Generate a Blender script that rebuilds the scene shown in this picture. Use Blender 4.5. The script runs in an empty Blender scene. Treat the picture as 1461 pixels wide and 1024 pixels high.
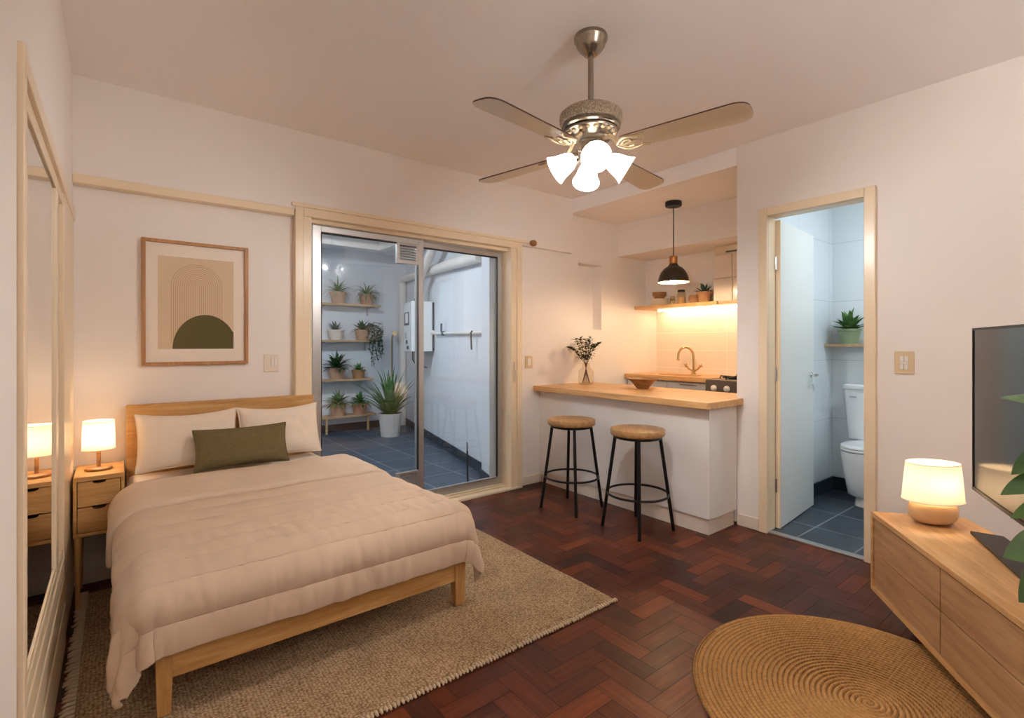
import bpy, math, random
import numpy as np
from mathutils import Vector, Matrix, noise

SC = bpy.context.scene
COL = SC.collection
PI = math.pi
rnd = random.Random(7)

# ------------------------------------------------------------------ helpers
def lin(r, g, b):
    f = lambda c: (c / 12.92) if c <= 0.04045 else ((c + 0.055) / 1.055) ** 2.4
    return (f(r / 255), f(g / 255), f(b / 255), 1.0)

ROOTM = {}

def rootm(o):
    while o.parent is not None:
        o = o.parent
    return ROOTM.get(o.name, Matrix.Identity(4))

class MB:
    """collects faces; build() links them as one mesh object"""
    def __init__(s):
        s.v, s.f, s.mi, s.mat, s.M, s.col = [], [], [], 0, None, []
        s.c = None
    def add(s, vs, fs):
        b = len(s.v)
        if s.M is not None:
            vs = [s.M @ Vector(p) for p in vs]
        s.v.extend([tuple(p) for p in vs])
        for f in fs:
            s.f.append(tuple(b + i for i in f)); s.mi.append(s.mat); s.col.append(s.c)
        return s
    def box(s, x0, y0, z0, x1, y1, z1):
        x0, x1 = min(x0, x1), max(x0, x1); y0, y1 = min(y0, y1), max(y0, y1); z0, z1 = min(z0, z1), max(z0, z1)
        vs = [(x0, y0, z0), (x1, y0, z0), (x1, y1, z0), (x0, y1, z0), (x0, y0, z1), (x1, y0, z1), (x1, y1, z1), (x0, y1, z1)]
        return s.add(vs, [(0, 3, 2, 1), (4, 5, 6, 7), (0, 1, 5, 4), (1, 2, 6, 5), (2, 3, 7, 6), (3, 0, 4, 7)])
    def hexa(s, bot, top):
        vs = list(bot) + list(top)
        return s.add(vs, [(0, 3, 2, 1), (4, 5, 6, 7), (0, 1, 5, 4), (1, 2, 6, 5), (2, 3, 7, 6), (3, 0, 4, 7)])
    def prism(s, poly, z0, z1):
        n = len(poly)
        vs = [(x, y, z0) for x, y in poly] + [(x, y, z1) for x, y in poly]
        fs = [tuple(range(n - 1, -1, -1)), tuple(range(n, 2 * n))]
        fs += [(i, (i + 1) % n, n + (i + 1) % n, n + i) for i in range(n)]
        return s.add(vs, fs)
    def lathe(s, prof, c=(0, 0, 0), seg=32, M=None, sx=1, sy=1, close=False):
        vs, fs = [], []
        n = len(prof)
        for r, z in prof:
            for k in range(seg):
                a = 2 * PI * k / seg
                p = Vector((r * math.cos(a) * sx, r * math.sin(a) * sy, z))
                if M is not None: p = M @ p
                vs.append((p.x + c[0], p.y + c[1], p.z + c[2]))
        for i in range(n - 1):
            for k in range(seg):
                k2 = (k + 1) % seg
                fs.append((i * seg + k, i * seg + k2, (i + 1) * seg + k2, (i + 1) * seg + k))
        if close:
            for k in range(seg):
                k2 = (k + 1) % seg
                fs.append(((n - 1) * seg + k, (n - 1) * seg + k2, k2, k))
        else:
            if prof[0][0] > 1e-5: fs.append(tuple(range(seg - 1, -1, -1)))
            if prof[-1][0] > 1e-5: fs.append(tuple((n - 1) * seg + k for k in range(seg)))
        return s.add(vs, fs)
    def shell(s, prof, c=(0, 0, 0), seg=32, M=None, sx=1, sy=1):
        """lathe of an open profile without caps"""
        vs, fs = [], []
        n = len(prof)
        for r, z in prof:
            for k in range(seg):
                a = 2 * PI * k / seg
                p = Vector((r * math.cos(a) * sx, r * math.sin(a) * sy, z))
                if M is not None: p = M @ p
                vs.append((p.x + c[0], p.y + c[1], p.z + c[2]))
        for i in range(n - 1):
            for k in range(seg):
                k2 = (k + 1) % seg
                fs.append((i * seg + k, i * seg + k2, (i + 1) * seg + k2, (i + 1) * seg + k))
        return s.add(vs, fs)
    def tube(s, pts, r, seg=10, cap=True):
        pts = [Vector(p) for p in pts]
        n = len(pts)
        rs = r if isinstance(r, (list, tuple)) else [r] * n
        vs, fs = [], []
        t0 = (pts[1] - pts[0]).normalized()
        ref = Vector((0, 0, 1)) if abs(t0.z) < 0.9 else Vector((1, 0, 0))
        u = t0.cross(ref).normalized()
        for i, p in enumerate(pts):
            t = (pts[min(i + 1, n - 1)] - pts[max(i - 1, 0)]).normalized()
            u = (u - t * u.dot(t)).normalized()
            w = t.cross(u)
            for k in range(seg):
                a = 2 * PI * k / seg
                vs.append(p + (u * math.cos(a) + w * math.sin(a)) * rs[i])
        for i in range(n - 1):
            for k in range(seg):
                k2 = (k + 1) % seg
                fs.append((i * seg + k, i * seg + k2, (i + 1) * seg + k2, (i + 1) * seg + k))
        if cap:
            fs.append(tuple(range(seg - 1, -1, -1))); fs.append(tuple((n - 1) * seg + k for k in range(seg)))
        return s.add(vs, fs)
    def ring(s, c, R, r, seg=40, rs=8):
        vs, fs = [], []
        for i in range(seg):
            a = 2 * PI * i / seg
            for k in range(rs):
                b = 2 * PI * k / rs
                q = R + r * math.cos(b)
                vs.append((c[0] + q * math.cos(a), c[1] + q * math.sin(a), c[2] + r * math.sin(b)))
        for i in range(seg):
            for k in range(rs):
                i2, k2 = (i + 1) % seg, (k + 1) % rs
                fs.append((i * rs + k, i2 * rs + k, i2 * rs + k2, i * rs + k2))
        return s.add(vs, fs)
    def ellipsoid(s, c, rx, ry, rz, seg=24, rings=14, p=2.0):
        prof = []
        for i in range(rings + 1):
            t = -PI / 2 + PI * i / rings
            cz, sz = abs(math.cos(t)) ** (2 / p), math.copysign(abs(math.sin(t)) ** (2 / p), math.sin(t))
            prof.append((max(cz, 1e-4), sz))
        vs, fs = [], []
        for r, z in prof:
            for k in range(seg):
                a = 2 * PI * k / seg
                vs.append((c[0] + rx * r * math.cos(a), c[1] + ry * r * math.sin(a), c[2] + rz * z))
        n = len(prof)
        for i in range(n - 1):
            for k in range(seg):
                k2 = (k + 1) % seg
                fs.append((i * seg + k, i * seg + k2, (i + 1) * seg + k2, (i + 1) * seg + k))
        fs.append(tuple(range(seg - 1, -1, -1))); fs.append(tuple((n - 1) * seg + k for k in range(seg)))
        return s.add(vs, fs)
    def grid(s, P, closed_u=False):
        """P: [rows][cols] points"""
        R, Cn = len(P), len(P[0])
        vs = [tuple(p) for row in P for p in row]
        fs = []
        for i in range(R - 1):
            for j in range(Cn - (0 if closed_u else 1)):
                j2 = (j + 1) % Cn
                fs.append((i * Cn + j, i * Cn + j2, (i + 1) * Cn + j2, (i + 1) * Cn + j))
        return s.add(vs, fs)
    def leaf(s, p, d, L, W, droop=0.5, fold=0.25, seg=7, prof=None, up=Vector((0, 0, 1))):
        """a pointed, folded, drooping leaf from p along d"""
        d = Vector(d).normalized(); p = Vector(p)
        side = d.cross(up)
        if side.length < 1e-3: side = Vector((1, 0, 0))
        side.normalize()
        vs, fs = [], []
        step = L / seg
        cur = p.copy(); dd = d.copy()
        for i in range(seg + 1):
            t = i / seg
            w = (prof(t) if prof else max(0.06, math.sin(PI * min(1, 0.12 + 0.88 * t) ** 0.9))) * W * 0.5
            if i == seg: w = W * 0.01
            nrm = side.cross(dd).normalized()
            vs += [cur - side * w + nrm * w * fold, cur, cur + side * w + nrm * w * fold]
            dd = (dd - Vector((0, 0, 1)) * droop * (1.0 / seg) * (0.4 + 1.3 * t)).normalized()
            cur = cur + dd * step
        for i in range(seg):
            a = i * 3
            fs += [(a, a + 1, a + 4, a + 3), (a + 1, a + 2, a + 5, a + 4)]
        return s.add(vs, fs)
    def build(s, name, mats, parent=None, sharp=38, bevel=0, bseg=2, solid=0, soff=1, sub=0, world=True):
        if not isinstance(mats, (list, tuple)): mats = [mats]
        me = bpy.data.meshes.new(name)
        o = bpy.data.objects.new(name, me)
        COL.objects.link(o)
        vs = s.v
        if parent is not None:
            o.parent = parent
            if world:
                inv = rootm(parent).inverted()
                vs = [tuple(inv @ Vector(p)) for p in vs]
        else:
            A = np.array(vs)
            org = ((A[:, 0].min() + A[:, 0].max()) / 2, (A[:, 1].min() + A[:, 1].max()) / 2, A[:, 2].min())
            o.location = org
            vs = [(p[0] - org[0], p[1] - org[1], p[2] - org[2]) for p in vs]
            ROOTM[o.name] = Matrix.Translation(org)
        me.from_pydata(vs, [], s.f)
        for m in mats: me.materials.append(m)
        me.polygons.foreach_set('material_index', s.mi)
        if any(c is not None for c in s.col):
            ca = me.color_attributes.new('tone', 'FLOAT_COLOR', 'CORNER')
            dat = []
            for p, c in zip(me.polygons, s.col):
                dat += list(c or (0.5, 0.5, 0.5, 1)) * len(p.vertices)
            ca.data.foreach_set('color', dat)
        me.validate(); me.update()
        me.shade_smooth()
        if sharp < 180: me.set_sharp_from_angle(angle=math.radians(sharp))
        if bevel:
            b = o.modifiers.new('b', 'BEVEL'); b.width = bevel; b.segments = bseg; b.limit_method = 'ANGLE'; b.angle_limit = math.radians(40)
            b.harden_normals = True
        if sub:
            u = o.modifiers.new('u', 'SUBSURF'); u.levels = sub; u.render_levels = sub
        if solid:
            k = o.modifiers.new('k', 'SOLIDIFY'); k.thickness = solid; k.offset = soff
        return o

def tag(o, label=None, cat=None, group=None, kind=None):
    if label: o['label'] = label
    if cat: o['category'] = cat
    if group: o['group'] = group
    if kind: o['kind'] = kind
    return o

def thing(name, label, cat, loc=(0, 0, 0), rz=0, group=None, kind=None):
    o = bpy.data.objects.new(name, None); COL.objects.link(o)
    o.empty_display_size = 0.05
    o.location = loc; o.rotation_euler = (0, 0, rz)
    ROOTM[o.name] = Matrix.Translation(loc) @ Matrix.Rotation(rz, 4, 'Z')
    return tag(o, label, cat, group, kind)

def copy_tree(o, parent=None):
    c = o.copy(); COL.objects.link(c)
    if parent is not None: c.parent = parent
    for ch in list(o.children):
        copy_tree(ch, c)
    return c

def struct(mb, name, mat, label, cat='wall', **k):
    return tag(mb.build(name, mat, **k), label, cat, kind='structure')

def axis_to(d):
    """matrix turning +Z to direction d"""
    return Vector((0, 0, 1)).rotation_difference(Vector(d).normalized()).to_matrix().to_4x4()

# ------------------------------------------------------------------ materials
def newmat(name):
    m = bpy.data.materials.new(name); m.use_nodes = True
    nt = m.node_tree
    return m, nt, nt.nodes, nt.links, nt.nodes['Principled BSDF']

def setp(b, col=None, rough=None, metal=None, spec=None, **k):
    if col is not None: b.inputs['Base Color'].default_value = col
    if rough is not None: b.inputs['Roughness'].default_value = rough
    if metal is not None: b.inputs['Metallic'].default_value = metal
    if spec is not None: b.inputs['Specular IOR Level'].default_value = spec
    for a, v in k.items(): b.inputs[a.replace('_', ' ')].default_value = v

def plain(name, col, rough=0.5, metal=0, bump=0, scale=60, var=0, spec=0.5, coords='Object', vscale=None, stretch=(1, 1, 1)):
    m, nt, N, L, b = newmat(name)
    setp(b, col, rough, metal, spec)
    if bump or var:
        tc = N.new('ShaderNodeTexCoord'); mp = N.new('ShaderNodeMapping')
        mp.inputs['Scale'].default_value = stretch
        L.new(tc.outputs[coords], mp.inputs['Vector'])
    if bump:
        nz = N.new('ShaderNodeTexNoise'); nz.inputs['Scale'].default_value = scale; nz.inputs['Detail'].default_value = 5
        bp = N.new('ShaderNodeBump'); bp.inputs['Strength'].default_value = bump; bp.inputs['Distance'].default_value = 0.01
        L.new(mp.outputs[0], nz.inputs['Vector']); L.new(nz.outputs['Fac'], bp.inputs['Height']); L.new(bp.outputs[0], b.inputs['Normal'])
    if var:
        n2 = N.new('ShaderNodeTexNoise'); n2.inputs['Scale'].default_value = vscale or scale / 6; n2.inputs['Detail'].default_value = 3
        r = N.new('ShaderNodeValToRGB')
        lo = tuple(c * (1 - var) for c in col[:3]) + (1,); hi = tuple(min(1, c * (1 + var)) for c in col[:3]) + (1,)
        r.color_ramp.elements[0].color = lo; r.color_ramp.elements[1].color = hi
        r.color_ramp.elements[0].position = 0.3; r.color_ramp.elements[1].position = 0.7
        L.new(mp.outputs[0], n2.inputs['Vector']); L.new(n2.outputs['Fac'], r.inputs[0]); L.new(r.outputs[0], b.inputs['Base Color'])
    return m

def wood(name, c1, c2, axis=0, rough=0.42, scale=1.0, coords='Object'):
    m, nt, N, L, b = newmat(name)
    setp(b, c1, rough)
    tc = N.new('ShaderNodeTexCoord'); mp = N.new('ShaderNodeMapping')
    st = [14 * scale] * 3; st[axis] = 1.3 * scale
    mp.inputs['Scale'].default_value = st
    L.new(tc.outputs[coords], mp.inputs['Vector'])
    nz = N.new('ShaderNodeTexNoise'); nz.inputs['Scale'].default_value = 2.2; nz.inputs['Detail'].default_value = 7; nz.inputs['Distortion'].default_value = 0.8
    L.new(mp.outputs[0], nz.inputs['Vector'])
    n2 = N.new('ShaderNodeTexNoise'); n2.inputs['Scale'].default_value = 12; n2.inputs['Detail'].default_value = 3
    L.new(mp.outputs[0], n2.inputs['Vector'])
    mx = N.new('ShaderNodeMath'); mx.operation = 'MULTIPLY_ADD'; mx.inputs[1].default_value = 0.3
    L.new(n2.outputs['Fac'], mx.inputs[0]); L.new(nz.outputs['Fac'], mx.inputs[2])
    r = N.new('ShaderNodeValToRGB')
    r.color_ramp.elements[0].position = 0.48; r.color_ramp.elements[1].position = 0.82
    r.color_ramp.elements[0].color = c2; r.color_ramp.elements[1].color = c1
    L.new(mx.outputs[0], r.inputs[0]); L.new(r.outputs[0], b.inputs['Base Color'])
    bp = N.new('ShaderNodeBump'); bp.inputs['Strength'].default_value = 0.06; bp.inputs['Distance'].default_value = 0.01
    L.new(mx.outputs[0], bp.inputs['Height']); L.new(bp.outputs[0], b.inputs['Normal'])
    return m

def emit(name, col, strength):
    m, nt, N, L, b = newmat(name)
    setp(b, (0.8, 0.8, 0.8, 1), 0.5)
    b.inputs['Emission Color'].default_value = col; b.inputs['Emission Strength'].default_value = strength
    return m

def tiles(name, ax, col, col2, grout, w, h, mortar=0.004, rough=0.25, offset=0.0, bump=0.3, var=0.0, origin=(0, 0)):
    """tiled surface; ax names the two world axes the tiles run along"""
    m, nt, N, L, b = newmat(name)
    setp(b, col, rough)
    g = N.new('ShaderNodeNewGeometry'); sp = N.new('ShaderNodeSeparateXYZ'); cb = N.new('ShaderNodeCombineXYZ')
    L.new(g.outputs['Position'], sp.inputs[0])
    L.new(sp.outputs[ax[0]], cb.inputs[0]); L.new(sp.outputs[ax[1]], cb.inputs[1])
    mp = N.new('ShaderNodeMapping'); mp.inputs['Location'].default_value = (-origin[0], -origin[1], 0)
    L.new(cb.outputs[0], mp.inputs['Vector'])
    br = N.new('ShaderNodeTexBrick'); br.offset = offset; br.squash = 1
    br.inputs['Scale'].default_value = 1; br.inputs['Brick Width'].default_value = w; br.inputs['Row Height'].default_value = h
    br.inputs['Mortar Size'].default_value = mortar; br.inputs['Mortar Smooth'].default_value = 0.2
    br.inputs['Color1'].default_value = col; br.inputs['Color2'].default_value = col2; br.inputs['Mortar'].default_value = grout
    L.new(mp.outputs[0], br.inputs['Vector'])
    out = br.outputs['Color']
    if var:
        nz = N.new('ShaderNodeTexNoise'); nz.inputs['Scale'].default_value = 7; nz.inputs['Detail'].default_value = 6
        L.new(g.outputs['Position'], nz.inputs['Vector'])
        mr = N.new('ShaderNodeMapRange'); mr.inputs['From Min'].default_value = .3; mr.inputs['From Max'].default_value = .7
        mr.inputs['To Min'].default_value = 1 - var; mr.inputs['To Max'].default_value = 1 + var
        L.new(nz.outputs['Fac'], mr.inputs['Value'])
        mm = N.new('ShaderNodeVectorMath'); mm.operation = 'SCALE'
        L.new(out, mm.inputs[0]); L.new(mr.outputs[0], mm.inputs['Scale']); out = mm.outputs[0]
    L.new(out, b.inputs['Base Color'])
    bp = N.new('ShaderNodeBump'); bp.inputs['Strength'].default_value = bump; bp.inputs['Distance'].default_value = 0.003; bp.invert = True
    L.new(br.outputs['Fac'], bp.inputs['Height']); L.new(bp.outputs[0], b.inputs['Normal'])
    return m

def thinglass(name, tint=(0.97, 0.98, 0.98, 1), rough=0.0, ior=1.5, fac=1.0):
    """a thin pane: see-through plus the reflection of glass at its angle"""
    m = bpy.data.materials.new(name); m.use_nodes = True
    nt = m.node_tree; N = nt.nodes; L = nt.links
    N.remove(N['Principled BSDF'])
    tr = N.new('ShaderNodeBsdfTransparent'); tr.inputs[0].default_value = tint
    gl = N.new('ShaderNodeBsdfGlossy'); gl.inputs['Roughness'].default_value = rough
    fr = N.new('ShaderNodeFresnel'); fr.inputs['IOR'].default_value = ior
    mu = N.new('ShaderNodeMath'); mu.operation = 'MULTIPLY'; mu.inputs[1].default_value = fac
    ge = N.new('ShaderNodeNewGeometry'); mi = N.new('ShaderNodeMix')
    mi.inputs[2].default_value = ior; mi.inputs[3].default_value = 1 / ior
    L.new(ge.outputs['Backfacing'], mi.inputs[0]); L.new(mi.outputs[0], fr.inputs['IOR'])
    mx = N.new('ShaderNodeMixShader')
    L.new(fr.outputs[0], mu.inputs[0]); L.new(mu.outputs[0], mx.inputs[0]); L.new(tr.outputs[0], mx.inputs[1]); L.new(gl.outputs[0], mx.inputs[2])
    L.new(mx.outputs[0], N['Material Output'].inputs['Surface'])
    return m

def lampshade(name, col, trans=0.6, gloss=0.0):
    m = bpy.data.materials.new(name); m.use_nodes = True
    nt = m.node_tree; N = nt.nodes; L = nt.links
    N.remove(N['Principled BSDF'])
    d = N.new('ShaderNodeBsdfDiffuse'); d.inputs[0].default_value = col
    t = N.new('ShaderNodeBsdfTranslucent'); t.inputs[0].default_value = col
    mx = N.new('ShaderNodeMixShader'); mx.inputs[0].default_value = trans
    L.new(d.outputs[0], mx.inputs[1]); L.new(t.outputs[0], mx.inputs[2])
    out = mx.outputs[0]
    if gloss:
        g = N.new('ShaderNodeBsdfGlossy'); g.inputs['Roughness'].default_value = 0.15
        m2 = N.new('ShaderNodeMixShader'); m2.inputs[0].default_value = gloss
        L.new(out, m2.inputs[1]); L.new(g.outputs[0], m2.inputs[2]); out = m2.outputs[0]
    L.new(out, N['Material Output'].inputs['Surface'])
    return m

def leafmat(name, c1, c2, rough=0.45):
    m = plain(name, c1, rough, 0, bump=0.15, scale=40)
    nt = m.node_tree; N = nt.nodes; L = nt.links; b = N['Principled BSDF']
    tc = N.new('ShaderNodeTexCoord'); n2 = N.new('ShaderNodeTexNoise'); n2.inputs['Scale'].default_value = 18
    r = N.new('ShaderNodeValToRGB'); r.color_ramp.elements[0].color = c1; r.color_ramp.elements[1].color = c2
    r.color_ramp.elements[0].position = 0.35; r.color_ramp.elements[1].position = 0.65
    L.new(tc.outputs['Object'], n2.inputs['Vector']); L.new(n2.outputs['Fac'], r.inputs[0]); L.new(r.outputs[0], b.inputs['Base Color'])
    return m

def parquet_mat():
    m, nt, N, L, b = newmat('parquet')
    b.inputs['Specular IOR Level'].default_value = 0.3
    at = N.new('ShaderNodeAttribute'); at.attribute_name = 'tone'
    sp = N.new('ShaderNodeSeparateColor'); L.new(at.outputs['Color'], sp.inputs[0])
    r = N.new('ShaderNodeValToRGB'); cr = r.color_ramp
    cr.elements[0].position = 0; cr.elements[0].color = lin(48, 22, 13)
    cr.elements[1].position = 1; cr.elements[1].color = lin(116, 56, 28)
    for p, c in ((0.3, lin(66, 28, 14)), (0.6, lin(90, 40, 20)), (0.85, lin(108, 50, 24))):
        e = cr.elements.new(p); e.color = c
    L.new(sp.outputs[0], r.inputs[0])
    g = N.new('ShaderNodeNewGeometry')
    # grain along the block: green channel says which way it lies
    mpa = N.new('ShaderNodeMapping'); mpa.inputs['Scale'].default_value = (3, 45, 1)
    mpb = N.new('ShaderNodeMapping'); mpb.inputs['Scale'].default_value = (45, 3, 1)
    L.new(g.outputs['Position'], mpa.inputs[0]); L.new(g.outputs['Position'], mpb.inputs[0])
    mv = N.new('ShaderNodeMix'); mv.data_type = 'VECTOR'
    L.new(sp.outputs[1], mv.inputs[0]); L.new(mpa.outputs[0], mv.inputs[4]); L.new(mpb.outputs[0], mv.inputs[5])
    nz = N.new('ShaderNodeTexNoise'); nz.inputs['Scale'].default_value = 1.4; nz.inputs['Detail'].default_value = 6
    L.new(mv.outputs[1], nz.inputs['Vector'])
    mr = N.new('ShaderNodeMapRange'); mr.inputs['From Min'].default_value = .25; mr.inputs['From Max'].default_value = .75
    mr.inputs['To Min'].default_value = .62; mr.inputs['To Max'].default_value = 1.35
    L.new(nz.outputs['Fac'], mr.inputs['Value'])
    sc = N.new('ShaderNodeVectorMath'); sc.operation = 'SCALE'
    L.new(r.outputs[0], sc.inputs[0]); L.new(mr.outputs[0], sc.inputs['Scale']); L.new(sc.outputs[0], b.inputs['Base Color'])
    n2 = N.new('ShaderNodeTexNoise'); n2.inputs['Scale'].default_value = 5; n2.inputs['Detail'].default_value = 4
    L.new(g.outputs['Position'], n2.inputs['Vector'])
    m2 = N.new('ShaderNodeMapRange'); m2.inputs['To Min'].default_value = .26; m2.inputs['To Max'].default_value = .5
    L.new(n2.outputs['Fac'], m2.inputs['Value']); L.new(m2.outputs[0], b.inputs['Roughness'])
    bp = N.new('ShaderNodeBump'); bp.inputs['Strength'].default_value = 0.12; bp.inputs['Distance'].default_value = 0.004
    L.new(nz.outputs['Fac'], bp.inputs['Height']); L.new(bp.outputs[0], b.inputs['Normal'])
    return m

def woven(name, c1, c2, sx, sy, strength=0.6, rough=0.9):
    m, nt, N, L, b = newmat(name)
    setp(b, c1, rough, spec=0.1)
    tc = N.new('ShaderNodeTexCoord'); mp = N.new('ShaderNodeMapping')
    nz0 = N.new('ShaderNodeTexNoise'); nz0.inputs['Scale'].default_value = 9; nz0.inputs['Detail'].default_value = 3
    L.new(tc.outputs['Object'], nz0.inputs['Vector'])
    ad = N.new('ShaderNodeVectorMath'); ad.operation = 'MULTIPLY_ADD'; ad.inputs[1].default_value = (0.018, 0.018, 0)
    L.new(nz0.outputs['Color'], ad.inputs[0]); L.new(tc.outputs['Object'], ad.inputs[2])
    L.new(ad.outputs[0], mp.inputs['Vector']); mp.inputs['Scale'].default_value = (sx, sy, 1)
    vo = N.new('ShaderNodeTexVoronoi'); vo.inputs['Scale'].default_value = 1; vo.inputs['Randomness'].default_value = 0.55
    L.new(mp.outputs[0], vo.inputs['Vector'])
    r = N.new('ShaderNodeValToRGB'); r.color_ramp.elements[0].color = c1; r.color_ramp.elements[1].color = c2
    r.color_ramp.elements[0].position = 0.2; r.color_ramp.elements[1].position = 0.75
    L.new(vo.outputs['Distance'], r.inputs[0]); 
    n3 = N.new('ShaderNodeTexNoise'); n3.inputs['Scale'].default_value = 5; n3.inputs['Detail'].default_value = 5
    L.new(tc.outputs['Object'], n3.inputs['Vector'])
    mr = N.new('ShaderNodeMapRange'); mr.inputs['From Min'].default_value = .3; mr.inputs['From Max'].default_value = .7
    mr.inputs['To Min'].default_value = .86; mr.inputs['To Max'].default_value = 1.1
    L.new(n3.outputs['Fac'], mr.inputs['Value'])
    sc = N.new('ShaderNodeVectorMath'); sc.operation = 'SCALE'
    L.new(r.outputs[0], sc.inputs[0]); L.new(mr.outputs[0], sc.inputs['Scale']); L.new(sc.outputs[0], b.inputs['Base Color'])
    bp = N.new('ShaderNodeBump'); bp.inputs['Strength'].default_value = strength; bp.inputs['Distance'].default_value = 0.012; bp.invert = True
    L.new(vo.outputs['Distance'], bp.inputs['Height']); L.new(bp.outputs[0], b.inputs['Normal'])
    return m

def jute_mat():
    m, nt, N, L, b = newmat('jute_braid')
    setp(b, lin(182, 132, 76), 0.9, spec=0.1)
    tc = N.new('ShaderNodeTexCoord'); sp = N.new('ShaderNodeSeparateXYZ'); L.new(tc.outputs['Object'], sp.inputs[0])
    def mt(op, a, c=None, d=None):
        n = N.new('ShaderNodeMath'); n.operation = op
        for k, v in enumerate((a, c, d)):
            if v is None: continue
            if isinstance(v, (int, float)): n.inputs[k].default_value = v
            else: L.new(v, n.inputs[k])
        return n.outputs[0]
    x, y = sp.outputs[0], sp.outputs[1]
    r = mt('SQRT', mt('ADD', mt('MULTIPLY', x, x), mt('MULTIPLY', y, y)))
    a = mt('ARCTAN2', y, x)
    turn = mt('SUBTRACT', mt('DIVIDE', r, 0.0172), mt('DIVIDE', a, 2 * PI))
    fr = mt('FRACT', turn)
    ridge = mt('SINE', mt('MULTIPLY', fr, PI))
    braid = mt('SINE', mt('ADD', mt('MULTIPLY', mt('MULTIPLY', a, r), 420), mt('MULTIPLY', mt('ABSOLUTE', mt('SUBTRACT', fr, .5)), 9)))
    nz = N.new('ShaderNodeTexNoise'); nz.inputs['Scale'].default_value = 70; nz.inputs['Detail'].default_value = 4
    L.new(tc.outputs['Object'], nz.inputs['Vector'])
    v = mt('ADD', mt('ADD', mt('MULTIPLY', mt('POWER', ridge, .6), .55), mt('MULTIPLY', braid, .06)), mt('MULTIPLY', nz.outputs['Fac'], .6))
    rp = N.new('ShaderNodeValToRGB'); e = rp.color_ramp.elements
    e[0].position = .26; e[0].color = lin(104, 68, 34); e[1].position = 1.0; e[1].color = lin(206, 158, 100)
    L.new(v, rp.inputs[0]); L.new(rp.outputs[0], b.inputs['Base Color'])
    bp = N.new('ShaderNodeBump'); bp.inputs['Strength'].default_value = .5; bp.inputs['Distance'].default_value = .006
    L.new(v, bp.inputs['Height']); L.new(bp.outputs[0], b.inputs['Normal'])
    return m

M = {}
M['wall'] = plain('wall_paint', lin(236, 228, 221), 0.6, bump=0.05, scale=25)
M['ceil'] = plain('ceiling_paint', lin(247, 242, 240), 0.7, bump=0.03, scale=20)
M['white_wall'] = plain('patio_paint', lin(222, 226, 232), 0.7, bump=0.2, scale=14, var=0.03, vscale=2)
M['cream'] = plain('cream_enamel', lin(233, 213, 182), 0.28, bump=0.02, scale=30)
M['cream_dark'] = plain('cream_track', lin(222, 204, 174), 0.4)
M['base'] = plain('baseboard_paint', lin(226, 212, 196), 0.35)
M['parquet'] = parquet_mat()
M['gap'] = plain('parquet_gap', lin(24, 11, 8), 0.7)
M['slate'] = tiles('slate_tiles', ('X', 'Y'), lin(62, 76, 94), lin(72, 86, 102), lin(138, 146, 154), 0.42, 0.42, 0.007, 0.38, var=0.25, origin=(0.1, 0.05))
M['slate_base'] = plain('slate_skirting', lin(48, 58, 68), 0.35, var=0.2, scale=40)
M['slate_bath'] = tiles('bath_slate', ('X', 'Y'), lin(56, 66, 78), lin(64, 74, 86), lin(132, 138, 144), 0.40, 0.32, 0.006, 0.35, var=0.22, origin=(0.15, 0.13))
M['bath_tile_x'] = tiles('bath_wall_tiles_x', ('X', 'Z'), lin(228, 236, 240), lin(230, 238, 242), lin(205, 214, 220), 0.6, 0.5, 0.003, 0.18, bump=0.15, origin=(0, 0.12))
M['bath_tile_y'] = tiles('bath_wall_tiles_y', ('Y', 'Z'), lin(228, 236, 240), lin(230, 238, 242), lin(205, 214, 220), 0.6, 0.5, 0.003, 0.18, bump=0.15, origin=(0, 0.12))
M['kitchen_tile'] = tiles('kitchen_splash_tiles', ('Y', 'Z'), lin(234, 222, 202), lin(236, 224, 204), lin(250, 240, 222), 0.83, 0.19, 0.004, 0.2, bump=0.25, origin=(2.62, 0.05))
M['oak'] = wood('oak_lengthwise', lin(208, 164, 104), lin(178, 130, 72), 0)
M['oak_v'] = wood('oak_upright', lin(206, 160, 100), lin(176, 128, 70), 2)
M['oak_y'] = wood('oak_across', lin(208, 164, 104), lin(178, 130, 72), 1)
M['unit_front'] = wood('media_unit_front', lin(188, 146, 102), lin(160, 118, 78), 0, rough=0.5)
M['unit_top'] = wood('media_unit_top', lin(216, 170, 116), lin(190, 140, 86), 0, rough=0.4)
M['counter'] = wood('counter_wood', lin(222, 176, 120), lin(196, 146, 90), 1, rough=0.35)
M['seat'] = wood('stool_seat', lin(184, 142, 92), lin(154, 112, 68), 0, rough=0.4)
M['brown'] = wood('bowl_wood', lin(168, 120, 72), lin(130, 88, 50), 0, rough=0.45)
M['shelf'] = wood('patio_shelf_wood', lin(206, 172, 132), lin(172, 138, 100), 0, rough=0.5)
M['white_lac'] = plain('white_lacquer', lin(232, 226, 220), 0.35)
M['black'] = plain('black_steel', lin(24, 22, 22), 0.38, 0.4)
M['soft_black'] = plain('black_plastic', lin(18, 17, 17), 0.45)
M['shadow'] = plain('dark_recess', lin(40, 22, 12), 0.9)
M['alu'] = plain('aluminium', lin(196, 194, 192), 0.32, 0.85)
M['alu_dark'] = plain('rubber_gasket', lin(40, 40, 42), 0.6)
M['chrome'] = plain('chrome', lin(220, 220, 222), 0.12, 1)
M['steel'] = plain('oven_steel', lin(120, 112, 104), 0.35, 0.7)
M['brass'] = plain('faucet_brass', lin(206, 178, 130), 0.2, 1)
M['pewter'] = plain('antique_pewter', lin(150, 138, 122), 0.24, 0.9, bump=0.0)
M['pewter_fil'] = plain('pewter_filigree', lin(172, 156, 134), 0.4, 0.6, bump=1.0, scale=150, var=0.6, vscale=170)
M['blade'] = plain('blade_cream', lin(222, 204, 176), 0.35)
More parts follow.
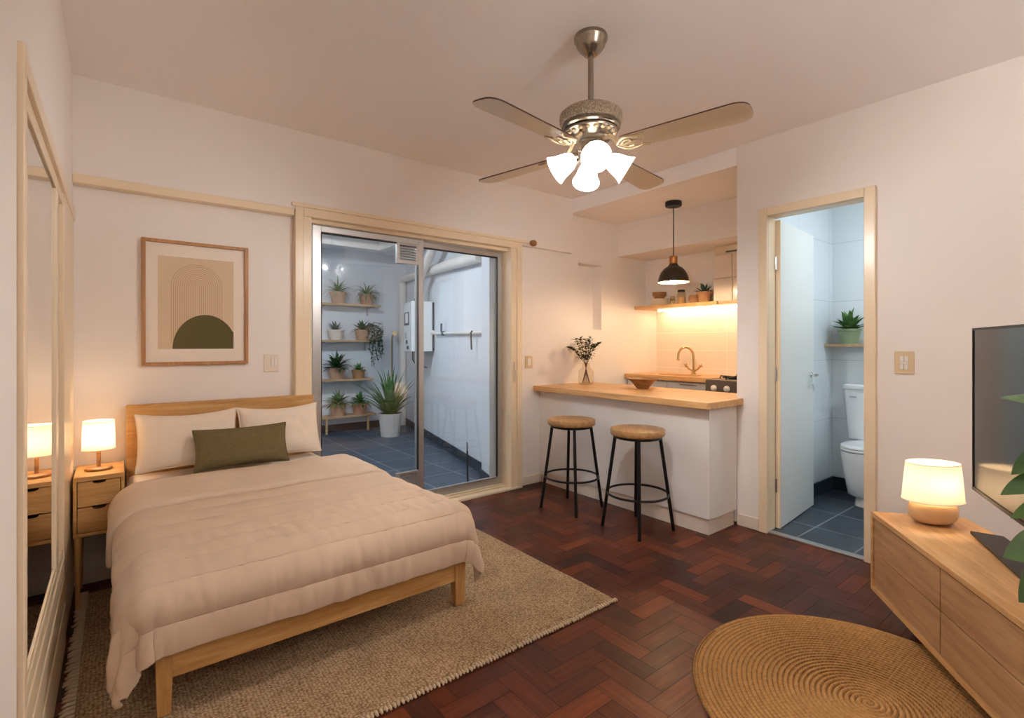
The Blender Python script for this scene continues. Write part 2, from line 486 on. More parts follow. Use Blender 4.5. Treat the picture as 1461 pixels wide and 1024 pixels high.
M['blade_edge'] = plain('blade_walnut', lin(74, 46, 28), 0.4)
M['filigree'] = plain('blade_iron_cream', lin(206, 184, 146), 0.35, 0.6)
M['copper'] = plain('copper_cap', lin(178, 118, 66), 0.3, 0.85)
M['pend_out'] = plain('pendant_bronze', lin(64, 50, 38), 0.4, 0.5)
M['pend_in'] = plain('pendant_inside', lin(236, 206, 150), 0.4)
M['linen'] = plain('linen_beige', lin(206, 182, 159), 0.85, bump=0.12, scale=420, var=0.04, spec=0.15, vscale=6)
M['groove_shade'] = plain('groove_shade_thread', lin(168, 134, 104), 0.8)
M['fold'] = plain('linen_fold', lin(210, 188, 166), 0.85, bump=0.12, scale=420, var=0.04, spec=0.15, vscale=6)
M['sheet'] = plain('white_sheet', lin(236, 224, 210), 0.85, bump=0.1, scale=200, spec=0.15)
M['pillow'] = plain('pillow_linen', lin(232, 216, 198), 0.88, bump=0.2, scale=260, spec=0.12)
M['olive'] = plain('olive_velvet', lin(108, 94, 64), 0.85, bump=0.2, scale=300, var=0.08, spec=0.15)
M['rug'] = woven('rug_weave', lin(220, 190, 154), lin(146, 114, 78), 82, 150, 1.0)
M['fringe'] = plain('rug_fringe', lin(214, 190, 158), 0.9, bump=0.3, scale=200)
M['jute'] = jute_mat()
M['shade'] = lampshade('lamp_linen', lin(252, 240, 220), 0.30)
M['opal'] = lampshade('opal_glass', (0.95, 0.94, 0.92, 1), 0.5, 0.05)
M['mirror'] = plain('mirror_silver', (0.86, 0.86, 0.85, 1), 0.02, 1)
M['glass'] = thinglass('door_glass', (0.95, 0.97, 0.98, 1), 0.018, 1.65)
M['vase_glass'] = thinglass('vase_glass', (0.93, 0.91, 0.86, 1), 0.02, 1.5)
M['mat'] = plain('mat_board', lin(236, 224, 210), 0.8)
M['print'] = plain('print_paper', lin(214, 190, 160), 0.85)
M['line'] = plain('print_line', lin(186, 152, 116), 0.85)
M['dome'] = plain('print_dome', lin(92, 82, 46), 0.85)
M['frame'] = wood('picture_frame_oak', lin(186, 136, 86), lin(160, 110, 64), 2)
M['ceramic'] = plain('sanitary_ceramic', lin(236, 238, 240), 0.12)
M['door_white'] = plain('bath_door_paint', lin(232, 234, 230), 0.35)
M['terracotta'] = plain('terracotta', lin(190, 150, 122), 0.8, var=0.1, scale=60)
M['terracotta_pink'] = plain('terracotta_rose', lin(186, 138, 112), 0.8, var=0.1, scale=60)
M['pot_white'] = plain('pot_chalk', lin(216, 204, 190), 0.7, var=0.06, scale=50)
M['pot_grey'] = plain('pot_stone', lin(206, 202, 196), 0.75, var=0.05, scale=40)
M['pot_green'] = plain('pot_sage', lin(134, 152, 118), 0.5)
M['pot_tan'] = plain('pot_tan', lin(176, 132, 92), 0.75, var=0.08, scale=60)
M['soil'] = plain('potting_soil', lin(48, 34, 24), 0.95, bump=0.6, scale=120)
M['leaf'] = leafmat('leaf_mid', lin(58, 104, 48), lin(102, 142, 76))
M['leaf_dark'] = leafmat('leaf_dark', lin(34, 66, 36), lin(60, 94, 52), 0.4)
M['leaf_grey'] = leafmat('leaf_sprig', lin(56, 62, 36), lin(84, 88, 54), 0.6)
M['leaf_blue'] = leafmat('leaf_succulent', lin(58, 84, 66), lin(92, 116, 94), 0.5)
M['leaf_big'] = leafmat('leaf_glossy', lin(46, 76, 34), lin(74, 104, 50), 0.3)
M['stem'] = plain('twig', lin(96, 74, 46), 0.8)
M['switch'] = plain('switch_plate', lin(214, 190, 152), 0.4)
M['switch_key'] = plain('switch_keys', lin(232, 224, 216), 0.35)
M['boiler'] = plain('boiler_enamel', lin(222, 226, 226), 0.3)
M['grey'] = plain('dark_grey_trim', lin(70, 76, 86), 0.5)
M['screen'] = plain('tv_screen', (0.006, 0.006, 0.007, 1), 0.17, 0, spec=0.7)
M['pebble'] = plain('lamp_ceramic', lin(214, 178, 134), 0.45, bump=0.1, scale=40, var=0.06)
M['plate'] = plain('stoneware', lin(242, 230, 212), 0.4)
M['jar'] = thinglass('jar_glass', (0.90, 0.86, 0.78, 1), 0.02, 1.5)
M['grain'] = plain('jar_contents', lin(206, 176, 132), 0.9, bump=0.5, scale=200)
M['tilecab'] = plain('cabinet_gloss', lin(224, 206, 186), 0.15)
M['bulb_fan'] = emit('bulb_fan', (1.0, 0.975, 0.955, 1), 2700)
M['bulb_added_fill'] = emit('bulb_added_fill', (1.0, 0.97, 0.945, 1), 2250)
M['bulb_warm'] = emit('bulb_bedside', (1.0, 0.78, 0.52, 1), 85)
M['bulb_unit'] = emit('bulb_table', (1.0, 0.80, 0.56, 1), 75)
M['bulb_pend'] = emit('bulb_pendant', (1.0, 0.74, 0.46, 1), 600)
M['led'] = emit('led_strip', (1.0, 0.78, 0.52, 1), 26)
M['roof_sheet'] = plain('roof_sheet', lin(120, 126, 134), 0.6)
M['added_patio_light'] = emit('added_patio_light', (0.90, 0.95, 1.0, 1), 135)
M['added_bath_light'] = emit('added_bath_light', (0.84, 0.94, 1.0, 1), 45)

# ------------------------------------------------------------------ the room
XL, YA, XB, CE = -0.175, 3.45, 3.40, 2.63
YR = -1.7

def floor_parquet():
    mb = MB()
    W, n = 0.085, 3
    x0, x1, y0, y1 = -0.24, 4.86, YR - 0.02, 3.56
    g = 0.0012
    r = random.Random(3)
    def blk(ax, ay, bx, by, vert):
        ax, bx = max(ax + g, x0), min(bx - g, x1); ay, by = max(ay + g, y0), min(by - g, y1)
        if bx - ax < 0.004 or by - ay < 0.004: return
        t = min(1, max(0, r.gauss(0.48, 0.2)))
        mb.c = (t, 1.0 if vert else 0.0, 0, 1)
        h = r.uniform(0, 0.0004)
        mb.add([(ax, ay, h), (bx, ay, h), (bx, by, h), (ax, by, h)], [(0, 1, 2, 3)])
    ny = int((y1 - y0) / W) + 8
    nx = int((x1 - x0) / W) + 8
    for k in range(-6, ny):
        for m_ in range(-(ny // (2 * n)) - 3, nx // (2 * n) + 3):
            X = x0 + (k + 2 * n * m_) * W; Y = y0 + k * W
            blk(X, Y, X + n * W, Y + W, False)
            blk(X + n * W, Y - (n - 1) * W, X + (n + 1) * W, Y + W, True)
    mb.c = (0, 0, 0, 1); mb.mat = 1
    mb.box(x0, y0, -0.08, x1, y1, -0.002)
    return mb
struct(floor_parquet(), 'floor', [M['parquet'], M['gap']], 'dark red-brown herringbone parquet floor of the room', 'floor')

b = MB().box(XL - 0.15, YR - 0.15, CE, XB + 0.1, YA + 0.15, CE + 0.1)
struct(b, 'ceiling', M['ceil'], 'plain warm white ceiling above the bed and fan', 'ceiling')

# left wall with the recess of the mirrored closet
CY0, CY1, CZ0, CZ1 = 1.57, 3.40, 0.40, 1.885
b = MB()
b.box(XL - 0.15, YR - 0.15, 0, XL, CY0, CE)
b.box(XL - 0.15, CY0, CZ1, XL, YA + 0.15, CE)
b.box(XL - 0.15, CY0, 0, XL - 0.03, YA + 0.15, CZ1)
b.box(XL - 0.15, CY1, 0, XL, YA, CZ1)
struct(b, 'wall_left', M['wall'], 'plain wall on the left around the mirrored closet')

b = MB()
b.box(XL - 0.15, YA, 0, 0.955, YA + 0.15, CE)
b.box(0.955, YA, 2.10, 2.735, YA + 0.15, CE)
b.box(2.735, YA, 0, 3.542, YA + 0.15, CE)
b.box(3.542, YA, 0, 3.876, YA + 0.15, 1.40); b.box(3.542, YA, 2.05, 3.876, YA + 0.15, CE)
b.box(3.542, YA + 0.12, 1.40, 3.876, YA + 0.15, 2.05)
b.box(3.876, YA, 0, 4.95, YA + 0.15, CE)
struct(b, 'wall_back', M['wall'], 'wall behind the headboard with the patio door and a tall niche')

b = MB().box(XL, YA - 0.05, 2.122, 3.424, YA, CE)
struct(b, 'beam', M['wall'], 'wide shallow ceiling beam above the bed and patio door', 'beam')

b = MB()
b.box(XB, 1.585, 0, XB + 0.1, 1.78, CE)
b.box(XB, YR - 0.15, 0, XB + 0.1, 0.995, CE)
b.box(XB, 0.995, 2.115, XB + 0.1, 1.585, CE)
struct(b, 'wall_right', M['wall'], 'wall on the right around the bathroom doorway')

b = MB().box(XL - 0.15, YR - 0.15, 0, XB, YR, CE)
struct(b, 'wall_front', M['wall'], 'plain wall facing the bed foot')

# kitchen
b = MB().box(XB, 1.7805, 2.50, 4.95, YA, CE - 0.001)
struct(b, 'ceiling_kitchen', M['ceil'], 'lowered ceiling over the kitchen holding the pendant', 'ceiling')
b = MB().box(4.80, 1.78, 0, 4.95, YA, 2.5)
struct(b, 'wall_kitchen', M['kitchen_tile'], 'glazed tile splashback wall behind the sink')
b = MB().box(4.60, 1.78, 1.665, 4.80, YA, 2.17).box(4.13, 1.78, 2.17, 4.80, YA, 2.5)
struct(b, 'wall_kitchen_upper', M['wall'], 'upper kitchen wall and deep soffit above the wooden shelf')
b = MB().box(XB + 0.1, 1.70, 0, 4.95, 1.78, 2.5)
struct(b, 'wall_partition', M['bath_tile_x'], 'tiled partition between kitchen and bathroom')

# bathroom
b = MB().box(4.87, 0.0, 0, 4.97, 1.70, 2.5)
struct(b, 'wall_bathroom_back', M['bath_tile_y'], 'white tiled wall behind the toilet')
b = MB().box(XB + 0.1, -0.1, 0, 4.97, 0.0, 2.5)
struct(b, 'wall_bathroom_side', M['bath_tile_x'], 'white tiled wall on the hidden side of the bathroom')
b = MB().box(XB + 0.1, -0.1, 2.45, 4.97, 1.70, 2.55)
struct(b, 'ceiling_bathroom', M['ceil'], 'white bathroom ceiling', 'ceiling')
b = MB().box(XB + 0.02, 0.0, -0.05, 4.87, 1.70, 0.006)
struct(b, 'floor_bathroom', M['slate_bath'], 'dark slate tile floor in the bathroom', 'floor')
b = MB().box(XB + 0.1, 1.688, 0.006, 4.87, 1.70, 0.115).box(4.858, 0.0, 0.006, 4.87, 1.688, 0.115)
struct(b, 'baseboard_bathroom', M['slate_base'], 'black tile skirting around the bathroom floor', 'baseboard')
b = MB().box(XB - 0.006, 0.995, 0.0, XB + 0.045, 1.585, 0.012)
struct(b, 'trim_threshold', M['alu'], 'metal threshold strip under the bathroom door', 'threshold', bevel=0.003)

# patio behind the sliding door (its right wall runs at an angle)
PA = Vector((2.70, 3.60)); PB = Vector((3.615, 7.36))
b = MB().box(0.25, 3.45, -0.10, 3.9, 7.45, -0.004)
struct(b, 'floor_patio', M['slate'], 'blue-grey slate tile floor of the patio', 'floor')
b = MB().box(0.2, 7.30, -0.05, 4.0, 7.42, 2.75)
struct(b, 'wall_patio_back', M['white_wall'], 'white patio wall behind the plant shelves')
b = MB().box(0.18, 3.6, -0.05, 0.30, 7.42, 2.75)
struct(b, 'wall_patio_left', M['white_wall'], 'white side wall closing the patio')
nw = Vector((PB.y - PA.y, -(PB.x - PA.x))).normalized()
b = MB().prism([(PA.x, PA.y), (PA.x + nw.x * .12, PA.y + nw.y * .12), (PB.x + nw.x * .12, PB.y + nw.y * .12), (PB.x, PB.y)], -0.05, 2.75)
struct(b, 'wall_patio_right', M['white_wall'], 'white patio wall carrying the boiler and pipes')
b = MB().prism([(2.585, 3.602), (2.715, 3.602), (2.78, 3.80), (2.66, 3.83)], -0.02, 2.75)
struct(b, 'wall_patio_pillar', M['white_wall'], 'white boxed pillar at the near end of the patio wall', 'pillar')
# roof with a skylight opening
SX0, SX1, SY0, SY1 = 0.75, 2.78, 4.15, 6.35
b = MB()
b.box(0.2, 3.45, 2.63, 4.0, SY0, 2.73); b.box(0.2, SY1, 2.63, 4.0, 7.42, 2.73)
b.box(0.2, SY0, 2.63, SX0, SY1, 2.73); b.box(SX1, SY0, 2.63, 4.0, SY1, 2.73)
struct(b, 'ceiling_patio', M['white_wall'], 'white patio roof slab around the skylight', 'ceiling')
b = MB()
for y in (SY0, SY1): b.box(SX0 - .04, y - .04, 2.50, SX1 + .04, y + .04, 2.63)
for x in (SX0, SX1): b.box(x - .04, SY0 + .04, 2.50, x + .04, SY1 - .04, 2.63)
for y in (4.9, 5.63): b.box(SX0 + .04, y - .025, 2.53, SX1 - .04, y + .025, 2.63)
struct(b, 'trim_skylight', M['white_lac'], 'white frame and bars of the patio skylight', 'skylight frame')
P = []
for i in range(121):
    x = SX0 - .1 + (SX1 - SX0 + .2) * i / 120
    P.append([(x, SY0 - .1, 2.745 + .012 * math.sin(i * 1.05)), (x, SY1 + .1, 2.745 + .012 * math.sin(i * 1.05))])
b = MB(); b.grid(P); struct(b, 'ceiling_patio_sheet', M['roof_sheet'], 'grey corrugated roof sheet over the patio skylight frame', 'roof', sharp=180)
pl = thing('added_patio_lamp', 'added long cool white batten lamp, out of view, lighting the patio', 'lamp', (1.5, 4.9, 2.53))  # added lamp, hidden above the door view, to light the patio
MB().box(0.9, 4.86, 2.505, 2.1, 4.94, 2.5295).build('housing', M['white_lac'], pl)
MB().box(0.92, 4.865, 2.48, 2.08, 4.935, 2.5045).build('diffuser', M['added_patio_light'], pl)
# black tile skirting of the patio
dw = (PB - PA).normalized(); nin = -nw
b = MB().box(0.30, 7.288, -0.004, 3.58, 7.30, 0.10)
p0, p1 = PA + dw * 0.05, PB - dw * 0.09
b.prism([(p0.x, p0.y), (p1.x, p1.y), (p1.x + nin.x * .012, p1.y + nin.y * .012), (p0.x + nin.x * .012, p0.y + nin.y * .012)], -0.004, 0.10)
b.prism([(2.575, 3.602), (2.72, 3.602), (2.79, 3.81), (2.65, 3.845)], -0.004, 0.10)
struct(b, 'baseboard_patio', M['slate_base'], 'black tile skirting around the patio floor', 'baseboard')

# skirting and mouldings of the room
b = MB().box(2.80, YA - 0.014, 0, 3.05, YA, 0.075)
b.box(XL, YA - 0.014, 0, 0.895, YA, 0.075)
struct(b, 'baseboard_back', M['base'], 'cream baseboard along the back wall', 'baseboard', bevel=0.004)
b = MB().box(XB - 0.014, 1.625, 0, XB, 1.768, 0.08).box(XB - 0.014, YR, 0, XB, 0.955, 0.08)
struct(b, 'baseboard_right', M['base'], 'cream baseboard beside the bathroom doorway', 'baseboard', bevel=0.004)
b = MB().box(XL, YA - 0.075, 2.075, 0.895, YA, 2.122)
struct(b, 'trim_cornice', M['cream'], 'narrow cream moulding under the beam above the picture', 'moulding', bevel=0.006)

# ------------------------------------------------------------------ closet with mirrored sliding doors
b = MB()
b.box(XL - 0.03, CY0 + 0.005, 0, XL + 0.013, CY0 + 0.05, CZ1 + 0.05)           # near post
b.box(XL - 0.03, CY1 - 0.60, 0.0, XL + 0.006, CY1, CZ1)                           # far post
b.box(XL - 0.03, CY0 + 0.05, CZ1 - 0.005, XL + 0.012, CY1, CZ1 + 0.045)           # header
b.box(XL - 0.03, CY0 + 0.05, CZ1 - 0.05, XL + 0.001, CY1, CZ1 - 0.005)
struct(b, 'trim_closet', M['cream'], 'cream frame around the mirrored closet doors', 'closet frame', bevel=0.003)
b = MB()
b.box(XL - 0.03, CY0 + 0.05, CZ0 - 0.035, XL + 0.001, CY1 - 0.60, CZ0)
b.box(XL - 0.03, CY0 + 0.05, CZ0 - 0.11, XL + 0.005, CY1 - 0.60, CZ0 - 0.04)
b.box(XL - 0.03, CY0 + 0.05, CZ0 - 0.22, XL + 0.008, CY1 - 0.60, CZ0 - 0.115)
b.box(XL - 0.03, CY0 + 0.05, 0, XL + 0.011, CY1 - 0.60, CZ0 - 0.225)
struct(b, 'trim_closet_sill', M['cream_dark'], 'stepped cream sill and track under the closet mirrors', 'closet sill', bevel=0.003)

def mirror_door(label, y0, y1, x, stile):
    t = thing('mirror_door', label, 'mirror', (x, (y0 + y1) / 2, CZ0), kind='thing', group='sliding closet mirrors')
    MB().box(x - 0.006, y0 + .004, CZ0 + 0.02, x, y1 - .004, CZ1 - 0.055).build('mirror_panel', M['mirror'], t)
    f = MB()
    for a, c in ((y0, y0 + .012), (y1 - stile, y1)):
        f.box(x - 0.008, a, CZ0 + .002, x + 0.007, c, CZ1 - 0.052)
    f.box(x - 0.008, y0 + .012, CZ0 + .002, x + 0.004, y1 - stile, CZ0 + 0.02)
    f.build('door_frame', M['cream'], t, bevel=0.002)
mirror_door('wide mirrored sliding closet door nearest the camera, reflecting the bedside lamp', CY0 + 0.052, 2.60, XL - 0.006, 0.08)
mirror_door('farther mirrored sliding closet door, a thin sliver beside the nightstand', 2.604, CY1 - 0.602, XL - 0.019, 0.012)

# ------------------------------------------------------------------ sliding patio door
d1 = thing('door_1', 'aluminium sliding glass door to the patio in a cream wooden frame', 'door', (1.84, YA, 0), kind='structure')
f = MB()
f.box(0.905, YA - 0.055, 0, 0.955, YA, 2.155); f.box(0.955, YA - 0.045, 0, 1.01, YA + 0.15, 2.10)
f.box(2.735, YA - 0.055, 0, 2.79, YA, 2.155); f.box(2.675, YA - 0.045, 0, 2.735, YA + 0.15, 2.10)
f.box(0.955, YA - 0.055, 2.085, 2.735, YA + 0.0, 2.155); f.box(1.01, YA, 2.06, 2.675, YA + 0.15, 2.10)
f.box(0.88, YA - 0.068, 2.14, 2.86, YA - 0.05, 2.165)
f.build('door_frame', M['cream'], d1, bevel=0.004)
f = MB()
f.box(1.01, YA - 0.045, 0, 2.675, YA + 0.15, 0.02); f.box(1.01, YA + 0.0, 0.02, 2.675, YA + 0.01, 0.035); f.box(1.01, YA + 0.06, 0.02, 2.675, YA + 0.07, 0.035)
f.box(0.905, YA - 0.06, 0, 2.79, YA - 0.0455, 0.018)
f.build('sill_track', M['cream_dark'], d1, bevel=0.002)
def sash(x0, x1, y, wl, wr, nm, matf, skew=0.0):
    s = MB()
    s.box(x0, y - .014, 0.036, x0 + wl, y + .014, 2.055); s.box(x1 - wr, y - .014, 0.036, x1, y + .014, 2.055)
    s.box(x0 + wl, y - .014, 2.015, x1 - wr, y + .014, 2.055); s.box(x0 + wl, y - .014, 0.036, x1 - wr, y + .014, 0.10)
    o = s.build(nm, matf, d1, bevel=0.002)
    pa, pb, sk_ = x0 + wl - .004, x1 - wr + .004, skew
    MB().hexa([(pa, y - .002 - sk_, .098), (pb, y - .002 + sk_, .098), (pb, y + .002 + sk_, .098), (pa, y + .002 - sk_, .098)],
              [(pa, y - .002 - sk_, 2.017), (pb, y - .002 + sk_, 2.017), (pb, y + .002 + sk_, 2.017), (pa, y + .002 - sk_, 2.017)]).build('glass_pane', M['glass'], o)
    g = MB()
    for a in (x0 + wl, x1 - wr - .007): g.box(a, y - .009, 0.10, a + .007, y + .009, 2.015)
    g.box(x0 + wl, y - .009, 2.005, x1 - wr, y + .009, 2.015)
    g.build('gasket', M['alu_dark'], o)
    return o
s1 = sash(1.035, 1.868, YA + 0.035, 0.055, 0.042, 'sliding_sash', M['alu'], -0.0135)
s2 = sash(1.83, 2.66, YA + 0.085, 0.035, 0.04, 'fixed_sash', M['alu'])
def grille(z0, z1, nm):
    g = MB(); x0, x1, y = 1.64, 1.822, YA + 0.022
    g.box(x0, y - .012, z0, x0 + .022, y + .02, z1); g.box(x1 - .022, y - .012, z0, x1, y + .02, z1)
    g.box(x0 + .022, y - .012, z0, x1 - .022, y + .02, z0 + .02); g.box(x0 + .022, y - .012, z1 - .014, x1 - .022, y + .02, z1)
    n = 6; h = (z1 - z0 - .034) / n
    for i in range(n):
        z = z0 + .02 + h * i
        g.hexa([(x0 + .022, y - .01, z), (x1 - .022, y - .01, z), (x1 - .022, y + .012, z + h * .75), (x0 + .022, y + .012, z + h * .75)],
               [(x0 + .022, y - .01, z + .005), (x1 - .022, y - .01, z + .005), (x1 - .022, y + .012, z + h * .75 + .005), (x0 + .022, y + .012, z + h * .75 + .005)])
    g.build(nm, M['alu'], d1)
grille(1.86, 2.012, 'vent_grille'); grille(0.13, 0.29, 'vent_grille')
l = MB().box(2.70, YA - 0.062, 0.93, 2.722, YA - 0.045, 1.10); l.box(2.704, YA - 0.075, 0.99, 2.716, YA - 0.062, 1.03)
l.build('latch', M['cream_dark'], d1, bevel=0.003)
b = MB().ellipsoid((2.90, YA - 0.075, 2.148), .035, .03, .028).box(2.89, YA - .055, 2.15, 2.91, YA - .05, 2.165)
tag(b.build('rail_knob', M['brown']), 'small brown wooden knob on the beam right of the patio door', 'knob')

# ------------------------------------------------------------------ bathroom door
d2 = thing('door_2', 'white bathroom door standing open into the bathroom, cream frame', 'door', (XB + 0.05, 1.29, 0), kind='structure')
f = MB()
f.box(XB - 0.022, 1.565, 0, XB, 1.62, 2.155); f.box(XB - 0.022, 0.962, 0, XB, 1.018, 2.155); f.box(XB - 0.022, 1.018, 2.10, XB, 1.565, 2.155)
f.box(XB, 1.565, 0.008, XB + 0.1, 1.585, 2.115); f.box(XB, 0.995, 0.008, XB + 0.1, 1.015, 2.115); f.box(XB, 1.015, 2.098, XB + 0.1, 1.565, 2.115)
f.build('door_frame', M['cream'], d2, bevel=0.004)
hx, hy, ang = 3.512, 1.538, math.radians(5.5)
Mleaf = Matrix.Translation((hx, hy, 0)) @ Matrix.Rotation(ang, 4, 'Z')
f = MB(); f.M = Mleaf
f.box(0.006, 0, 0.012, 0.73, 0.036, 2.09)
leaf = f.build('door_leaf', M['door_white'], d2, bevel=0.002)
f = MB(); f.M = Mleaf
f.box(0, -0.0005, 0.012, 0.0055, 0.0365, 2.09); f.build('leaf_edge', M['cream'], leaf)
f = MB(); f.M = Mleaf
f.lathe([(.022, 0), (.022, .006), (.008, .008), (.008, .04)], M=Matrix.Rotation(PI / 2, 4, 'X'), c=(0.665, 0, 1.02), seg=16)
f.tube([(0.665, -.045, 1.02), (0.63, -.049, 1.02), (0.565, -.046, 1.017)], .010, 8)
f.tube([(0.665, -.012, .95), (0.665, -.016, .93), (0.667, -.016, .90)], .005, 6)
f.build('door_handle', M['chrome'], leaf)
for z in (0.30, 1.05, 1.80):
    f = MB(); f.tube([(hx - .012, 1.562, z - .045), (hx - .012, 1.562, z + .045)], .009, 10)
    f.box(hx - .012, 1.56, z - .04, hx + .002, 1.563, z + .04)
    f.build('hinge', M['chrome'], d2)

# ------------------------------------------------------------------ bed
BY0, BY1 = 2.03, 3.385
def ztop(y): return 0.452 + (y - 2.09) * 0.095
def xl_in(y): return 0.112 - (y - 2.09) * 0.010
def xr_in(y): return 1.272 - (y - 2.09) * 0.235

bed = thing('bed', 'oak double bed frame with a plain panel headboard', 'bed', (0.65, 2.7, 0))
b = MB().box(0.042, 3.385, 0.10, 1.016, 3.425, 0.925)
hb = b.build('headboard', M['oak'], bed, bevel=0.006)
b = MB().box(0.108, BY0 + .003, 0.130, 1.308, BY0 + 0.030, 0.248); b.build('foot_rail', M['oak'], bed, bevel=0.004)
b = MB().hexa([(0.105, 2.06, .15), (0.13, 2.06, .15), (0.075, 3.384, .20), (0.05, 3.384, .20)], [(0.105, 2.06, .25), (0.13, 2.06, .25), (0.075, 3.384, .32), (0.05, 3.384, .32)])
b.build('side_rail', M['oak_y'], bed)
b = MB().hexa([(1.286, 2.06, .15), (1.31, 2.06, .15), (1.01, 3.384, .20), (0.985, 3.384, .20)], [(1.286, 2.06, .25), (1.31, 2.06, .25), (1.01, 3.384, .32), (0.985, 3.384, .32)])
b.build('side_rail', M['oak_y'], bed)
b = MB()
for i in range(10):
    y = 2.12 + i * .132
    b.box(0.125 - (y - 2.06) * .04, y, .225 + (y - 2.09) * .04, 1.295 - (y - 2.06) * .23, y + .075, .24 + (y - 2.09) * .04)
b.build('slat_base', M['oak'], bed)
def leg4(x0, x1, y0, y1, zt):
    zb = .0148 if y0 < 3 else 0
    return MB().hexa([(x0 + .006, y0 + .006, zb), (x1 - .006, y0 + .006, zb), (x1 - .006, y1 - .006, zb), (x0 + .006, y1 - .006, zb)],
                     [(x0, y0, zt), (x1, y0, zt), (x1, y1, zt), (x0, y1, zt)])
for (x0, x1, y0, y1, zt) in ((.100, .152, 2.022, 2.075, .255), (1.255, 1.315, 2.022, 2.078, .255), (.045, .095, 3.33, 3.383, .3), (.965, 1.014, 3.33, 3.383, .3)):
    leg4(x0, x1, y0, y1, zt).build('leg', M['oak_v'], bed, bevel=0.003)

def smooth_slab(xl, xr, y0, y1, zb, ztf, r, nx=28, ny=28):
    """mattress: a closed slab with rounded edges that narrows to the head"""
    mb = MB()
    def ring(inset, zf):
        pts = []
        n = 24
        for s in range(4):
            for i in range(n):
                t = i / n
                if s == 0: u, v = t, 0
                elif s == 1: u, v = 1, t
                elif s == 2: u, v = 1 - t, 1
                else: u, v = 0, 1 - t
                y = y0 + inset + (y1 - y0 - 2 * inset) * v
                a, c = xl(y) + inset, xr(y) - inset
                pts.append((a + (c - a) * u, y, zf(y)))
        return pts
    rings = [ring(r, lambda y: zb(y))]
    for k in range(5):
        a = k / 4 * PI / 2
        rings.append(ring(r * (1 - math.sin(a)), lambda y, a=a: zb(y) + r * (1 - math.cos(a))))
    for k in range(5):
        a = k / 4 * PI / 2
        rings.append(ring(r * (1 - math.cos(a)), lambda y, a=a: ztf(y) - r * (1 - math.sin(a))))
    mb.grid(rings, closed_u=True)
    n = len(rings[0])
    mb.add(rings[-1], [tuple(range(n))]); mb.add(rings[0], [tuple(range(n - 1, -1, -1))])
    return mb
b = smooth_slab(lambda y: xl_in(y) - .055, lambda y: xr_in(y) + .04, 2.085, 3.378, lambda y: .262 + (y - 2.09) * .045, lambda y: ztop(y) - .014, .045)
tag(b.build('mattress', M['sheet'], sharp=60), 'mattress under a pale fitted sheet on the oak bed', 'mattress')

RR = 0.085
QA = RR * PI / 2
def cloth(u, v, flare=0.10, rip=1.0):
    """u: across, measured from the middle; v: 0 at head end .. down the bed and over the foot (metres of cloth)"""
    Y = 3.30 - v
    yc = max(Y, 2.09)
    dv = max(0.0, 2.09 - Y)
    xl, xr = xl_in(yc), xr_in(yc)
    mid, hw = (xl + xr) / 2, (xr - xl) / 2
    du = max(0.0, abs(u) - hw)
    sg = 1 if u > 0 else -1
    x = mid + max(-hw, min(hw, u))
    q4 = ((du / .315) ** 9 + (dv / .262) ** 9) ** (1 / 9)
    if q4 > 1: du /= q4; dv /= q4
    d = math.hypot(du, dv)
    z = ztop(yc)
    if d < 1e-9: return Vector((x, yc, z)), Vector((0, 0, 1))
    dx, dy = sg * du / d, -dv / d
    if d < QA:
        a = d / RR; out = RR * math.sin(a); drop = RR * (1 - math.cos(a)); n = Vector((dx * math.sin(a), dy * math.sin(a), math.cos(a)))
    else:
        e = d - QA
        corner = 2 * min(du, dv) / (d + 1e-9)
        out = RR + e * (flare * corner); drop = RR + e * 0.985; n = Vector((dx, dy, 0.05)).normalized()
        ph = 3.1 * max(-hw, min(hw, u)) + 3.3 * min(v, 1.21) + 1.6 * math.atan2(dv, du)
        out += rip * (.35 + .9 * corner) * min(1, e / .1) * (0.008 * math.sin(ph * 4.3 + 1.0) + 0.006 * math.sin(ph * 9.7 + sg))
    return Vector((x + dx * out, yc + dy * out, z - drop)), n

def quilt(v0, v1, ohl, ohr, nu, nv, off, puff, q=0.107, wr=0.006, ph0=0.02):
    P = []
    for j in range(nv + 1):
        v = v0 + (v1 - v0) * j / nv
        Y = 3.30 - v; yc = max(Y, 2.09)
        hw = (xr_in(yc) - xl_in(yc)) / 2
        row = []
        for i in range(nu + 1):
            s = i / nu
            u = -hw - ohl + (2 * hw + ohl + ohr) * s
            p, n = cloth(u, v)
            k = abs(math.sin(PI * (v - v0 - ph0) / q))
            hgt = off + puff * (k ** 0.42)
            # creases: long soft ones across the bed, sharper where the cloth turns down at the foot
            w = noise.noise(Vector((u * 3.0, v * 11.0, 1.7))) * wr
            w += noise.noise(Vector((u * 9.0, v * 4.0 if v < 1.0 else v * 2.5, 4.2))) * wr * (0.5 + (1.5 if v > 0.95 else 0.0) * min(1, max(0, (v - .95) / .15)))
            w += noise.noise(Vector((u * 26.0, v * 9.0 if v > .8 else v * 24.0, 9.1))) * wr * (.35 + 1.6 * min(1, max(0, (v - .8) / .2)))
            hgt += max(-off * .6, w * min(1.0, k * 2.0 + .25))
            row.append(p + n * hgt)
        P.append(row)
    return P
V1 = 3.30 - 2.09 + 0.262
DV = (V1 - 0.46) / 290
com = thing('comforter', 'beige channel-quilted comforter draped over the bed', 'comforter', (0.66, 2.5, 0.3))
b = MB(); b.grid([r[::-1] for r in quilt(0.46, V1, 0.315, 0.31, 230, 290, 0.005, 0.013, q=32 * DV, wr=0.0042, ph0=6 * DV)])
qo = b.build('quilt', M['linen'], com, sharp=180, solid=0.016, soff=1)
b = MB(); nq = 0
